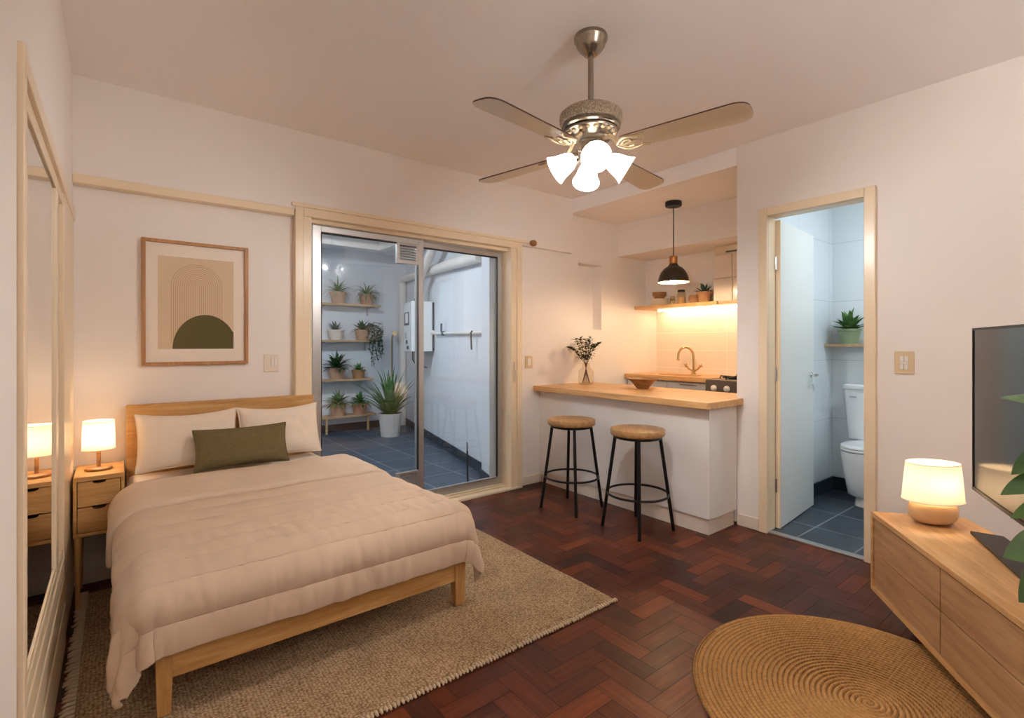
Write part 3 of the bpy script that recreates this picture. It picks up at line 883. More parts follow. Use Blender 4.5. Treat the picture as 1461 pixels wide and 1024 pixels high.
for k in range(1, 12):
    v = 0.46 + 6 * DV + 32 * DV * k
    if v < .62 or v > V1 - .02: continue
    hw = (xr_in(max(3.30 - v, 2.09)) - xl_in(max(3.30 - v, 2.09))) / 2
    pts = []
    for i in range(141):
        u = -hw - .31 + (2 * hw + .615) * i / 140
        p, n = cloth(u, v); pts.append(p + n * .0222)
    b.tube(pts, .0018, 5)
b.build('groove_shade_stitching', M['groove_shade'], qo, sharp=180)  # stitch lines in darker tan, standing in for shade in the quilting grooves
# turned-down top band with a rolled front edge
vf0, vf1 = 0.275, 0.60
P = quilt(vf0, vf1, 0.245, 0.25, 120, 50, 0.046, 0.0, wr=0.007)
roll = []
for k in range(1, 9):
    a = k / 8 * PI
    row = []
    hw = (xr_in(3.30 - vf1) - xl_in(3.30 - vf1)) / 2
    for i in range(121):
        u = -hw - .245 + (2 * hw + .495) * i / 120
        p, n = cloth(u, vf1)
        p2, _ = cloth(u, vf1 + 0.012)
        t = (p2 - p).normalized()
        base = P[50][i]
        row.append(base - n * (0.012 * (1 - math.cos(a))) + t * (0.014 * math.sin(a)))
    roll.append(row)
b = MB(); b.grid([r[::-1] for r in P + roll])
b.build('turned_down_band', M['fold'], com, sharp=180, solid=0.004, soff=1)

def pillow_mesh(c, wdir, hdir, W, H, T, seed=0, n=36, pinch=.10, sag=0.0):
    """two puffed faces sewn at the edge; c = centre, wdir/hdir unit axes"""
    wdir, hdir = Vector(wdir).normalized(), Vector(hdir).normalized()
    nd = wdir.cross(hdir).normalized()
    mb = MB()
    faces = []
    for sgn in (1, -1):
        P = []
        for j in range(n + 1):
            row = []
            v = -1 + 2 * j / n
            for i in range(n + 1):
                u = -1 + 2 * i / n
                # edges pull in between the corners
                uu = u * (1 - pinch * (1 - v * v) * (abs(u) ** 3) * .55)
                vv = v * (1 - pinch * (1 - u * u) * (abs(v) ** 3) * .9)
                th = (max(0, 1 - abs(u) ** 3.2) * max(0, 1 - abs(v) ** 3.0)) ** 0.55 * T
                cr = noise.noise(Vector((u * 2.2 + seed, v * 2.2, seed * 1.3))) * .10 * T
                cr += noise.noise(Vector((u * 7 + seed, v * 3.5, 2.0))) * .07 * T * (abs(u) ** 2 + .25)
                edge = min(1, (1 - max(abs(u), abs(v))) * 6)
                p = Vector(c) + wdir * uu * W / 2 + hdir * (vv * H / 2 - sag * (1 - u * u) * max(0, v)) + nd * sgn * (th + cr * edge)
                row.append(p)
            P.append(row if sgn == 1 else row[::-1])
        mb.grid(P)
    # piped seam
    ring = []
    m = n
    return mb
def cushion(name, label, c, wd, hd, W, H, T, mat, seed, group=None, sag=.0):
    t = thing(name, label, 'pillow' if 'pillow' in name else 'cushion', tuple(Vector(c) - Vector(hd).normalized() * H / 2), group=group)
    mb = pillow_mesh(c, wd, hd, W, H, T, seed, sag=sag)
    o = mb.build('cover', mat, t, sharp=180)
    # piping along the seam
    n = 36; pts = []
    wdv, hdv = Vector(wd).normalized(), Vector(hd).normalized()
    def e(u, v):
        uu = u * (1 - .10 * (1 - v * v) * (abs(u) ** 3) * .55); vv = v * (1 - .10 * (1 - u * u) * (abs(v) ** 3) * .9)
        return Vector(c) + wdv * uu * W / 2 + hdv * (vv * H / 2 - sag * (1 - u * u) * max(0, v))
    for k in range(n): pts.append(e(-1 + 2 * k / n, -1))
    for k in range(n): pts.append(e(1, -1 + 2 * k / n))
    for k in range(n): pts.append(e(1 - 2 * k / n, 1))
    for k in range(n + 1): pts.append(e(-1, 1 - 2 * k / n))
    MB().tube(pts, .0035, 6).build('piping', mat, t, sharp=180)
    return t
lean = Vector((0, 0.34, 1)).normalized()
cushion('pillow', 'cream bed pillow beside the nightstand, left of the two against headboard', (0.315, 3.272, 0.732), (1, 0.0, 0.0), lean, 0.475, 0.31, 0.052, M['pillow'], 1.0, 'cream bed pillows', .012)
cushion('pillow', 'cream bed pillow beside the patio door, right of the two against headboard', (0.785, 3.272, 0.732), (1, 0.0, 0.0), lean, 0.455, 0.31, 0.052, M['pillow'], 4.0, 'cream bed pillows', .012)
lean2 = Vector((0, 0.38, 1)).normalized()
cushion('lumbar_cushion', 'olive green lumbar cushion resting against the two cream pillows', (0.555, 3.13, 0.685), (1, 0.012, 0.0), lean2, 0.47, 0.225, 0.045, M['olive'], 8.0)

# ------------------------------------------------------------------ nightstand and bedside lamp
NX0, NX1, NY0, NY1 = -0.158, 0.033, 3.10, 3.42
ns = thing('nightstand', 'small oak two-drawer nightstand between the closet and bed', 'nightstand', ((NX0 + NX1) / 2, 3.26, 0))
b = MB()
b.box(NX0, NY0, .605, NX1, NY1, .627); b.box(NX0, NY0, .345, NX1, NY1, .362)
b.box(NX0, NY0, .362, NX0 + .014, NY1, .605); b.box(NX1 - .014, NY0, .362, NX1, NY1, .605); b.box(NX0 + .014, NY1 - .01, .362, NX1 - .014, NY1, .605)
b.build('carcass', M['oak'], ns, bevel=0.003)
def drawer_front(x0, x1, z0, z1, y):
    """front with a half-moon finger cut in the top edge"""
    cxm = (x0 + x1) / 2; hw, dp = .026, .013
    poly = [(x0, z0), (x1, z0), (x1, z1), (cxm + hw, z1)]
    for k in range(1, 8):
        a = PI * k / 8
        poly.append((cxm + hw * math.cos(a), z1 - dp * math.sin(a) ** .6))
    poly += [(cxm - hw, z1), (x0, z1)]
    mb = MB(); mb.M = Matrix(((1, 0, 0, 0), (0, 0, -1, y), (0, 1, 0, 0), (0, 0, 0, 1)))
    mb.prism(poly, 0, 0.014) 
    return mb
for z0, z1 in ((.487, .602), (.366, .481)):
    d = drawer_front(NX0 + .017, NX1 - .017, z0, z1, NY0 + .016).build('drawer', M['oak'], ns)
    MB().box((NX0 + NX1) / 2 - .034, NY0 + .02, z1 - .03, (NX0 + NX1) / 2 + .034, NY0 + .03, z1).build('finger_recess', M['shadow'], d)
for (x, y) in ((NX0 + .016, NY0 + .018), (NX1 - .016, NY0 + .018), (NX0 + .016, NY1 - .03), (NX1 - .016, NY1 - .03)):
    MB().lathe([(.008, 0), (.014, .345)], (x, y, 0), 14).build('leg', M['oak_v'], ns)

def drum_lamp(name, label, x, y, z, H0, H1, rb, rt, base_fn, bulbm, sx=1, sy=1, rz=0):
    t = thing(name, label, 'lamp', (x, y, z), rz)
    base_fn(t)
    Mr = Matrix.Rotation(rz, 4, 'Z')
    s = MB(); s.shell([(rb, H0), (rb - .0012, H0 + .004), (rt + (rb - rt) * .5, (H0 + H1) / 2), (rt, H1)], (x, y, z), 40, Mr, sx, sy)
    sh = s.build('lamp_shade', M['shade'], t, sharp=180)
    for (R, zz) in ((rt, H1), (rb, H0)):
        r = MB()
        pts = [Vector((x, y, z)) + Mr @ Vector((R * sx * math.cos(a * PI / 20), R * sy * math.sin(a * PI / 20), zz)) for a in range(41)]
        r.tube(pts, .0018, 6)
        r.build('shade_rim', M['plate'], sh)
    MB().ellipsoid((x, y, z + (H0 + H1) / 2 - .0), .021, .021, .028, 14, 8).build('bulb', bulbm, t)
    return t
LX, LY, LZ = -0.068, 3.25, .627
def base1(t):
    MB().lathe([(.050, 0), (.055, .003), (.055, .011), (.050, .015), (.008, .016)], (LX, LY, LZ), 32).build('base', M['brown'], t)
    MB().lathe([(.0085, .016), (.0085, .155), (.012, .156), (.012, .165)], (LX, LY, LZ), 16).build('stem', M['brown'], t)
drum_lamp('bedside_lamp', 'small lit drum-shade table lamp on the oak nightstand', LX, LY, LZ, .103, .243, .067, .062, base1, M['bulb_warm'])

# ------------------------------------------------------------------ picture and switches
pc = thing('framed_picture', 'oak framed arch and half-dome print hanging above the bed', 'picture', (0.374, YA - .02, 1.137))
x0, x1, z0, z1 = .110, .638, 1.134, 1.842
f = MB()
for (a, c_, e, g_) in ((x0, z0, x0 + .018, z1), (x1 - .018, z0, x1, z1), (x0 + .018, z0, x1 - .018, z0 + .018), (x0 + .018, z1 - .018, x1 - .018, z1)):
    f.box(a, YA - .028, c_, e, YA - .001, g_)
f.build('frame', M['frame'], pc, bevel=.002)
MB().box(x0 + .018, YA - .010, z0 + .018, x1 - .018, YA - .006, z1 - .018).build('mat_board', M['mat'], pc)
ax0, ax1, az0, az1 = .184, .560, 1.226, 1.752
pr = MB().box(ax0, YA - .0115, az0, ax1, YA - .0098, az1).build('print', M['print'], pc)
mb = MB(); mb.M = Matrix(((1, 0, 0, 0), (0, 0, -1, YA - .0115), (0, 1, 0, 0), (0, 0, 0, 1)))
cx_, R_ = .415, .163
pts = [(cx_ - R_, az0)] + [(cx_ + R_ * math.cos(PI - PI * k / 40), az0 + R_ * 1.22 * math.sin(PI * k / 40)) for k in range(0, 41) if cx_ + R_ * math.cos(PI - PI * k / 40) < ax1 - .002]
pts += [(ax1 - .0005, pts[-1][1] - .004), (ax1 - .0005, az0)]
mb.prism(pts, 0, .0008); mb.build('olive_dome', M['dome'], pr)
mb = MB(); acx = .372
for i in range(12):
    rr_ = .127 - i * .0105
    zs = 1.588
    def strip(r1, r2):
        P = []
        for (r_) in (r1, r2):
            row = [(acx - r_, YA - .0120, 1.26)] + [(acx + r_ * math.cos(PI - PI * k / 24), YA - .0120, zs + r_ * math.sin(PI * k / 24)) for k in range(25)] + [(acx + r_, YA - .0120, 1.26)]
            P.append(row)
        return P
    mb.grid(strip(rr_, rr_ - .0026))
mb.build('arch_lines', M['line'], pr, sharp=180)

def switch(label, c, axis, w, h, plate, keys, mirror=False):
    t = thing('wall_switch', label, 'switch', c)
    f = MB(); g = MB()
    def bx(mb, u0, u1, z0, z1, d0, d1):
        if axis == 'x': mb.box(c[0] + u0, c[1] - d1, c[2] + z0, c[0] + u1, c[1] - d0, c[2] + z1)
        else: mb.box(c[0] - d1, c[1] + u0, c[2] + z0, c[0] - d0, c[1] + u1, c[2] + z1)
    bx(f, -w / 2, w / 2, 0, h, 0.0005, .008); f.build('plate', M[plate], t, bevel=.003)
    for (u0, u1, a, bb) in keys:
        g = MB(); bx(g, u0 * w, u1 * w, a * h, bb * h, .008, .013); g.build('key', M['switch_key'], t, bevel=.0015)
K4 = [(-.22, -.01, .56, .80), (.01, .22, .56, .80), (-.22, -.01, .20, .44), (.01, .22, .20, .44)]
switch('square cream switch plate with four white keys beside the bathroom door', (XB, .832, 1.089), 'y', .088, .124, 'switch', K4 + [(-.22, .22, .45, .55)])
switch('pale double switch plate on the wall between picture and patio door', (.772, YA, 1.078), 'x', .085, .112, 'base', [(-.02, .18, .3, .85), (.2, .4, .3, .85)])
switch('small blank cream switch plate right of the patio door', (2.907, YA, 1.04), 'x', .085, .11, 'switch', [(-.2, .2, .2, .8)])

# ------------------------------------------------------------------ rugs
rx0, rx1, ry0, ry1 = -0.115, 1.92, 1.615, 3.30
rg = thing('area_rug', 'rectangular woven tan rug with fringe lying under the bed', 'rug', ((rx0 + rx1) / 2, (ry0 + ry1) / 2, 0))
b = MB(); P = []
nx, ny = 140, 60
for j in range(ny + 1):
    row = []
    for i in range(nx + 1):
        x = rx0 + (rx1 - rx0) * i / nx; y = ry0 + (ry1 - ry0) * j / ny
        e = min(x - rx0, rx1 - x, y - ry0, ry1 - y)
        z = .002 + .011 * max(0, min(1, e / .012)) ** .5 + .0012 * noise.noise(Vector((x * 6, y * 6, 0))) * min(1, e / .03)
        row.append((x + .004 * noise.noise(Vector((x * 3, y * 7, 3))), y + .004 * noise.noise(Vector((x * 7, y * 3, 5))), z))
    P.append(row)
b.grid(P); b.build('weave', M['rug'], rg, sharp=180)
b = MB(); r5 = random.Random(5)
n = 62
for i in range(n):
    y = ry0 + .006 + (ry1 - ry0 - .012) * i / (n - 1)
    a = r5.uniform(-.3, .3); L_ = r5.uniform(.028, .04)
    b.tube([(rx0 + .006, y, .009), (rx0 - L_ * .5, y + a * .01, .009), (rx0 - L_, y + a * .02, .0045)], [.0065, .0075, .004], 6)
n = 130
for i in range(n):
    x = rx0 + .006 + (rx1 - rx0 - .012) * i / (n - 1)
    L_ = r5.uniform(.010, .016)
    b.tube([(x, ry0 + .006, .009), (x + r5.uniform(-.003, .003), ry0 - L_ * .6, .008), (x, ry0 - L_, .0045)], [.0055, .006, .004], 5)
b.build('fringe', M['fringe'], rg, sharp=180)

jx, jy, jr = 2.045, 0.600, 0.575
b = MB(); P = []
NR, SEG = 34, 240
rows = []
for i in range(NR * 4 + 1):
    t = i / (NR * 4)
    row = []
    for k in range(SEG):
        a = 2 * PI * k / SEG
        rr_ = max(0.0, t * jr + (jr / NR) * (a / (2 * PI)) * (1 if t < .98 else 0) * .999)
        rr_ = min(rr_, jr) if i else 0.0
        ph = (rr_ / jr * NR - a / (2 * PI)) % 1.0
        z = .003 + .011 * abs(math.sin(PI * ph)) ** .6
        if i == NR * 4: z = .002
        w = 1.0
        row.append((jx + rr_ * w * math.cos(a), jy + rr_ * w * math.sin(a), z))
    rows.append(row)
b.grid(rows, closed_u=True)
tag(b.build('round_rug', M['jute'], sharp=180), 'round spiral-braided jute rug in front of the media unit', 'rug')

# ------------------------------------------------------------------ ceiling fan
FX, FY = 1.67, 1.549
fan = thing('ceiling_fan', 'four-blade ceiling fan with pewter motor and four glass lights', 'ceiling fan', (FX, FY, CE))
fc = (FX, FY, 0)
MB().lathe([(.072, CE), (.075, CE - .008), (.074, CE - .02), (.066, CE - .03), (.063, CE - .045), (.052, CE - .062), (.036, CE - .078), (.030, CE - .085), (.018, CE - .087)], fc, 36).build('canopy', M['pewter'], fan)
MB().lathe([(.0125, CE - .085), (.0125, 2.325), (.02, 2.322), (.022, 2.30), (.026, 2.295)], fc, 20).build('downrod', M['pewter'], fan)
mh = MB().lathe([(.03, 2.302), (.085, 2.300), (.118, 2.292), (.122, 2.288)], fc, 48)
mh.lathe([(.120, 2.226), (.128, 2.222), (.130, 2.214), (.122, 2.208), (.112, 2.206), (.120, 2.200), (.118, 2.193), (.095, 2.180), (.085, 2.165), (.060, 2.158), (.03, 2.156)], fc, 48)
mh.build('motor_housing', M['pewter'], fan)
b = MB()
b.lathe([(.122, 2.289), (.138, 2.275), (.140, 2.262), (.139, 2.244), (.133, 2.230), (.121, 2.225)], fc, 64)
b.build('filigree_band', M['pewter_fil'], fan)
b = MB()
for k in range(20):
    a = 2 * PI * k / 20
    b.ellipsoid((FX + .104 * math.cos(a), FY + .104 * math.sin(a), 2.187), .012, .012, .008, 8, 6)
b.build('medallion_trim', M['filigree'], fan)
MB().lathe([(.03, 2.16), (.052, 2.155), (.055, 2.15), (.044, 2.146), (.044, 2.10), (.050, 2.096), (.050, 2.088), (.03, 2.075), (.012, 2.066), (.006, 2.05), (.0002, 2.048)], fc, 32).build('switch_housing', M['pewter'], fan)
BZ = 2.118
for k in range(4):
    az = math.radians((11, 101, 187, 285)[k])
    Mb = Matrix.Translation((FX, FY, BZ)) @ Matrix.Rotation(az, 4, 'Z') @ Matrix.Rotation(math.radians(-9), 4, 'X')
    # outline of the blade in its own plane
    r0, r1, w0, w1 = .17, .665, .052, .068
    up_, dn = [], []
    for t in [i / 10 for i in range(11)]:
        x = r0 + (r1 - .06 - r0) * t; w = w0 + (w1 - w0) * t
        up_.append((x, w)); dn.append((x, -w))
    tip = [(r1 - .06 + .06 * math.sin(a), w1 * (abs(math.cos(a)) ** .55) * (1 if math.cos(a) > 0 else -1)) for a in [PI * i / 12 for i in range(1, 12)]]
    root = [(r0 - .03 * math.sin(a), -w0 * math.cos(a)) for a in [PI * i / 8 for i in range(1, 8)]]
    poly = dn + tip[::-1] + up_[::-1] + root[::-1]
    mb = MB(); mb.M = Mb
    n_ = len(poly)
    mb.mat = 1
    mb.add([(x, y, -.003) for x, y in poly] + [(x, y, .003) for x, y in poly], [tuple(range(n_, 2 * n_))] + [(i, (i + 1) % n_, n_ + (i + 1) % n_, n_ + i) for i in range(n_)])
    mb.mat = 0
    mb.add([(x, y, -.003) for x, y in poly], [tuple(range(n_ - 1, -1, -1))])
    bl = mb.build('blade', [M['blade'], M['blade_edge']], fan)
    mb = MB(); mb.M = Mb
    mb.tube([(.085, 0, .05), (.11, 0, .03), (.135, 0, .0), (.16, 0, -.008), (.235, 0, -.008)], [.011, .010, .009, .007, .004], 8)
    for sg in (1, -1):
        mb.tube([(.13, sg * .006, -.004), (.15, sg * .03, -.008), (.175, sg * .046, -.008), (.205, sg * .045, -.008), (.235, sg * .036, -.008), (.262, sg * .046, -.008)], [.006, .006, .006, .005, .005, .004], 6)
        mb.tube([(.15, sg * .008, -.008), (.172, sg * .026, -.008), (.195, sg * .024, -.008), (.2, sg * .012, -.008), (.188, sg * .008, -.008)], .004, 6)
        mb.ellipsoid((.232, sg * .03, -.007), .007, .007, .004, 8, 6)
    mb.build('blade_iron', M['filigree'], bl)
for k in range(4):
    az = math.radians(231 + 90 * k)
    out = Vector((math.cos(az), math.sin(az), 0))
    tilt = math.radians(58)
    ax = (out * math.sin(tilt) + Vector((0, 0, -1)) * math.cos(tilt)).normalized()
    P0 = Vector((FX, FY, 2.092)) + out * .062
    Ms = axis_to(ax)
    arm = MB().tube([Vector((FX, FY, 2.115)) + out * .04, Vector((FX, FY, 2.118)) + out * .06, P0 + Vector((0, 0, .012)), P0 + ax * .012], .007, 8)
    arm.lathe([(.008, -.006), (.022, .0), (.024, .012), (.022, .02), (.01, .022)], P0, 20, Ms)
    am = arm.build('light_arm', M['pewter'], fan)
    prof = [(.021, .012), (.026, .022), (.036, .036), (.043, .055), (.047, .075), (.053, .095), (.060, .110), (.064, .118)]
    s = MB().shell(prof, P0, 36, Ms)
    s.build('glass_shade', M['opal'], am, sharp=180)
    c = P0 + ax * .050
    bb = MB(); bb.M = Matrix.Translation(c) @ Ms
    bb.ellipsoid((0, 0, 0), .019, .019, .027, 14, 8)
    bb.build('bulb', M['bulb_fan'], am, sharp=180)

# ------------------------------------------------------------------ pendant over the bar
PX, PY, PZ = 3.835, 2.581, 2.50
pd = thing('pendant_lamp', 'dark dome pendant lamp hanging over the kitchen bar', 'pendant lamp', (PX, PY, PZ))
pcn = (PX, PY, 0)
MB().lathe([(.068, PZ), (.070, PZ - .006), (.070, PZ - .035), (.064, PZ - .042), (.008, PZ - .044)], pcn, 32).build('canopy', M['soft_black'], pd)
MB().tube([(PX, PY, PZ - .04), (PX, PY, 2.0)], .0045, 8).build('cord', M['soft_black'], pd)
MB().lathe([(.008, 2.028), (.032, 2.022), (.034, 2.012), (.034, 1.962), (.030, 1.955)], pcn, 24).build('socket_cap', M['copper'], pd)
sp_ = [(.030, 1.962), (.036, 1.955), (.042, 1.945), (.050, 1.935), (.075, 1.920), (.098, 1.895), (.115, 1.865), (.126, 1.83), (.131, 1.797)]
MB().shell(sp_, pcn, 44).build('lamp_shade', M['pend_out'], pd, sharp=180)
MB().shell([(r - .002, z - .0015) for r, z in sp_], pcn, 44).build('shade_lining', M['pend_in'], pd, sharp=180)
MB().ellipsoid((PX, PY, 1.815), .028, .028, .034, 16, 10).build('bulb', M['bulb_pend'], pd, sharp=180)

# ------------------------------------------------------------------ bar
bar = thing('bar_cabinet', 'white panelled breakfast bar base behind the two stools', 'cabinet', (3.2, 2.6, 0))
MB().box(3.04, 1.777, .105, 3.385, YA - .003, .834).build('body', M['white_lac'], bar, bevel=.002)
MB().box(3.052, 1.79, 0, 3.375, YA - .003, .1045).build('plinth', M['base'], bar)
MB().box(3.038, 1.7755, .108, 3.0395, YA - .004, .83).box(3.0396, 1.7755, .108, 3.384, 1.7767, .83).build('cladding_panel', M['white_lac'], bar)
f = MB().box(3.386, 1.782, 0.02, 3.60, 1.80, .834).build('support_panel', M['white_lac'], bar)
b = MB().prism([(2.958, 1.745), (2.972, 1.731), (3.394, 1.731), (3.394, 1.782), (3.72, 1.782), (3.72, YA - .002), (2.958, YA - .002)], .835, .88)
tag(b.build('bar_worktop', M['counter'], bevel=.004), 'oak worktop of the breakfast bar holding vase and bowl', 'worktop')

def make_stool(x, y, z, label):
    rz = math.atan2(-y, -x) + math.radians(8)
    t = thing('bar_stool', label, 'stool', (x, y, 0), rz, 'round-seat bar stools')
    c = (0, 0, 0)
    MB().lathe([(.150, z - .047), (.176, z - .044), (.182, z - .036), (.182, z - .010), (.178, z - .002), (.17, z), (.0005, z)], c, 44).build('seat', M['seat'], t, world=False)
    m = MB(); m.ring((0, 0, z - .056), .152, .009, 40, 8); m.build('seat_ring', M['black'], t, world=False)
    for k in range(4):
        a = k * PI / 2
        d = Vector((math.cos(a), math.sin(a), 0))
        MB().tube([d * .148 + Vector((0, 0, z - .052)), d * .235 + Vector((0, 0, 0.004))], .0115, 10).build('leg', M['black'], t, world=False)
    R = .148 + (.235 - .148) * ((z - .052) - .245) / (z - .052)
    m = MB(); m.ring((0, 0, .245), R + .004, .008, 48, 8); m.build('footrest_ring', M['black'], t, world=False)
    return t
st = make_stool(2.745, 2.745, .683, 'black-legged wooden bar stool below the vase, farther from the camera')
s2 = copy_tree(st); s2.location = (2.785, 2.155, 0); s2.rotation_euler[2] = math.atan2(-2.155, -2.785) + math.radians(3)
s2['label'] = 'black-legged wooden bar stool nearer the bathroom door, at the bar end'

# vase, sprigs, bowl on the bar
VX, VY, VZ = 3.44, 3.25, .88
v = thing('glass_vase', 'clear glass bottle vase of leafy sprigs on the bar', 'vase', (VX, VY, VZ))
MB().shell([(.052, .001), (.064, .004), (.070, .014), (.071, .10), (.067, .128), (.050, .147), (.036, .157), (.033, .172), (.034, .190), (.038, .198)], (VX, VY, VZ), 32).build('body', M['vase_glass'], v, sharp=180)
MB().lathe([(.0005, .0012), (.05, .0012), (.062, .006), (.0005, .008)], (VX, VY, VZ), 32).build('base', M['vase_glass'], v, sharp=180)
r9 = random.Random(9)
for k in range(7):
    a = 2 * PI * k / 7 + .3
    sp = thing('leafy_sprig', 'thin twig of small dark leaves standing in the glass vase', 'branch', (VX - .02 * math.cos(a), VY - .02 * math.sin(a), VZ + .012), group='sprigs in the glass vase')
    lean_ = (.17, .13, .17, .12, .16, .15, .04)[k]
    p0 = Vector((VX - .035 * math.cos(a), VY - .035 * math.sin(a), VZ + .012)); p1 = Vector((VX + .012 * math.cos(a), VY + .012 * math.sin(a), VZ + .195))
    p2 = Vector((VX + lean_ * .6 * math.cos(a), VY + lean_ * .6 * math.sin(a), VZ + .33 + r9.uniform(-.02, .02))); p3 = Vector((VX + lean_ * math.cos(a), VY + lean_ * math.sin(a), VZ + .43 + r9.uniform(-.04, .04) - lean_ * .3))
    pts = [p0, p0.lerp(p1, .5), p1, p1.lerp(p2, .5), p2, p3]
    MB().tube(pts, [.0028, .0028, .0026, .0024, .002, .0012], 6).build('twig', M['stem'], sp)
    m = MB()
    for i in range(34):
        t = i / 33
        q = p1.lerp(p2, min(1, t * 2)) if t < .5 else p2.lerp(p3, (t - .5) * 2)
        if t < .12: continue
        ph = i * 2.4 + k
        d = Vector((math.cos(ph), math.sin(ph), r9.uniform(.1, .8)))
        m.leaf(q, d, r9.uniform(.04, .058), .031, .5, .2, 4)
    m.build('leaves', M['leaf_grey'], sp, sharp=180)
BX, BYY = 3.50, 2.655
b = MB().lathe([(.0005, .0), (.050, .0), (.052, .006), (.085, .045), (.127, .084), (.124, .086), (.080, .050), (.045, .014), (.0005, .011)], (BX, BYY, .88), 40)
tag(b.build('wooden_bowl', M['brown'], sharp=50), 'flared brown wooden bowl on the bar worktop', 'bowl')

# ------------------------------------------------------------------ kitchen run
kc = thing('kitchen_cabinet', 'white base cabinet under the sink worktop', 'cabinet', (4.5, 2.95, 0))
MB().box(4.30, 2.472, 0, 4.79, YA - .003, .898).build('body', M['white_lac'], kc)
for i in range(2):
    y0 = 2.478 + i * .484
    dd = MB().box(4.28, y0, .10, 4.299, y0 + .478, .885).build('door', M['white_lac'], kc, bevel=.002)
    MB().box(4.272, y0 + .15, .862, 4.2795, y0 + .33, .872).build('handle', M['chrome'], dd)
b = MB().box(4.235, 2.468, .90, 4.797, YA - .002, .945)
tag(b.build('kitchen_worktop', M['counter'], bevel=.003), 'oak worktop with the sink at the kitchen back wall', 'worktop')
sk = MB().lathe([(.17, .9455), (.172, .948), (.160, .9475), (.150, .9465), (.13, .9458), (.0005, .9457)], (4.46, 2.93, 0), 40, sx=.75, sy=1.35)
tag(sk.build('sink', M['pot_tan'], sharp=60), 'shallow oval sink set in the back worktop', 'sink')
fa = thing('kitchen_faucet', 'brass gooseneck tap with two cross handles at sink', 'tap', (4.66, 2.90, .945))
MB().lathe([(.026, .945), (.024, .955), (.016, .962), (.015, .99)], (4.66, 2.90, 0), 20).build('base', M['brass'], fa)
pts = [(4.66, 2.90, .98)] + [(4.66 - .0, 2.90, .98 + .15 * i / 4) for i in range(1, 5)]
for k in range(1, 11):
    a = PI * k / 10
    o = .075 * (1 - math.cos(a)); pts.append((4.66 - o * .55, 2.90 + o * .83, 1.13 + .095 * math.sin(a)))
pts.append((pts[-1][0], pts[-1][1], 1.10)); pts.append((pts[-1][0], pts[-1][1], 1.085))
MB().tube(pts, [.012] * (len(pts) - 1) + [.016], 12).build('spout', M['brass'], fa)
for sg in (1, -1):
    m = MB(); q = Vector((4.655, 2.90 + sg * .085, 1.035))
    m.tube([(4.66, 2.90, .975), (4.655, 2.90 + sg * .05, 1.0), q], .009, 8)
    for a in range(4):
        m.tube([q, q + Vector((0, math.cos(a * PI / 2 + .4) * .022, math.sin(a * PI / 2 + .4) * .022))], .005, 6)
    m.ellipsoid(q, .011, .011, .011, 10, 8)
    m.build('cross_handle', M['brass'], fa)
sv = thing('stove', 'small steel stove with white knobs and black grate', 'stove', (4.45, 2.15, 0))
MB().box(4.16, 1.84, 0, 4.79, 2.462, .94).build('body', M['steel'], sv, bevel=.003)
MB().box(4.148, 1.84, .80, 4.1595, 2.462, .935).build('control_panel', M['steel'], sv)
MB().box(4.15, 1.87, .12, 4.1595, 2.44, .77).build('oven_door', M['soft_black'], sv)
for y in (2.38, 2.26, 2.12, 1.98):
    MB().lathe([(.026, 0), (.026, .012), (.018, .016), (.016, .03), (.0005, .031)], (4.148, y, .868), 20, axis_to((-1, 0, 0))).build('knob', M['white_lac'], sv)
m = MB()
for cx2, cy2 in ((4.33, 2.30), (4.62, 2.30), (4.33, 2.0), (4.62, 2.0)):
    m.ring((cx2, cy2, .957), .085, .006, 24, 6); m.lathe([(.04, .941), (.04, .952), (.0005, .954)], (cx2, cy2, 0), 18)
    for a in range(4):
        d = Vector((math.cos(a * PI / 2), math.sin(a * PI / 2), 0))
        m.tube([Vector((cx2, cy2, .965)) + d * .03, Vector((cx2, cy2, .967)) + d * .12, Vector((cx2, cy2, .942)) + d * .125], .006, 6)
m.build('burner_grate', M['black'], sv)

ks = thing('kitchen_shelf', 'oak wall shelf with a glowing light strip underneath, above the sink', 'shelf', (4.6, 2.8, 1.628))
MB().box(4.40, 2.50, 1.628, 4.797, YA - .002, 1.66).build('board', M['counter'], ks, bevel=.003)
MB().box(4.43, 1.785, 1.628, 4.797, 2.4995, 1.645).build('board_end', M['counter'], ks, bevel=.003)
b = MB().box(4.70, 2.02, 1.614, 4.722, 3.36, 1.6275)
b.build('light_strip', M['led'], ks)
wc = thing('wall_cabinet', 'glossy cream wall cabinet of four panels beside the kitchen soffit', 'cabinet', (4.5, 2.2, 1.66))
MB().box(4.425, 1.785, 1.646, 4.597, 2.54, 2.168).build('body', M['cream_dark'], wc, bevel=.002)
for (y0, y1) in ((1.79, 2.352), (2.360, 2.536)):
    for (z0, z1) in ((1.655, 1.862), (1.870, 2.08)):
        MB().box(4.414, y0, z0, 4.4245, y1, z1).build('door', M['tilecab'], wc, bevel=.002)
MB().box(4.414, 1.79, 2.10, 4.4245, 2.42, 2.112).build('vent_slot', M['grey'], wc)

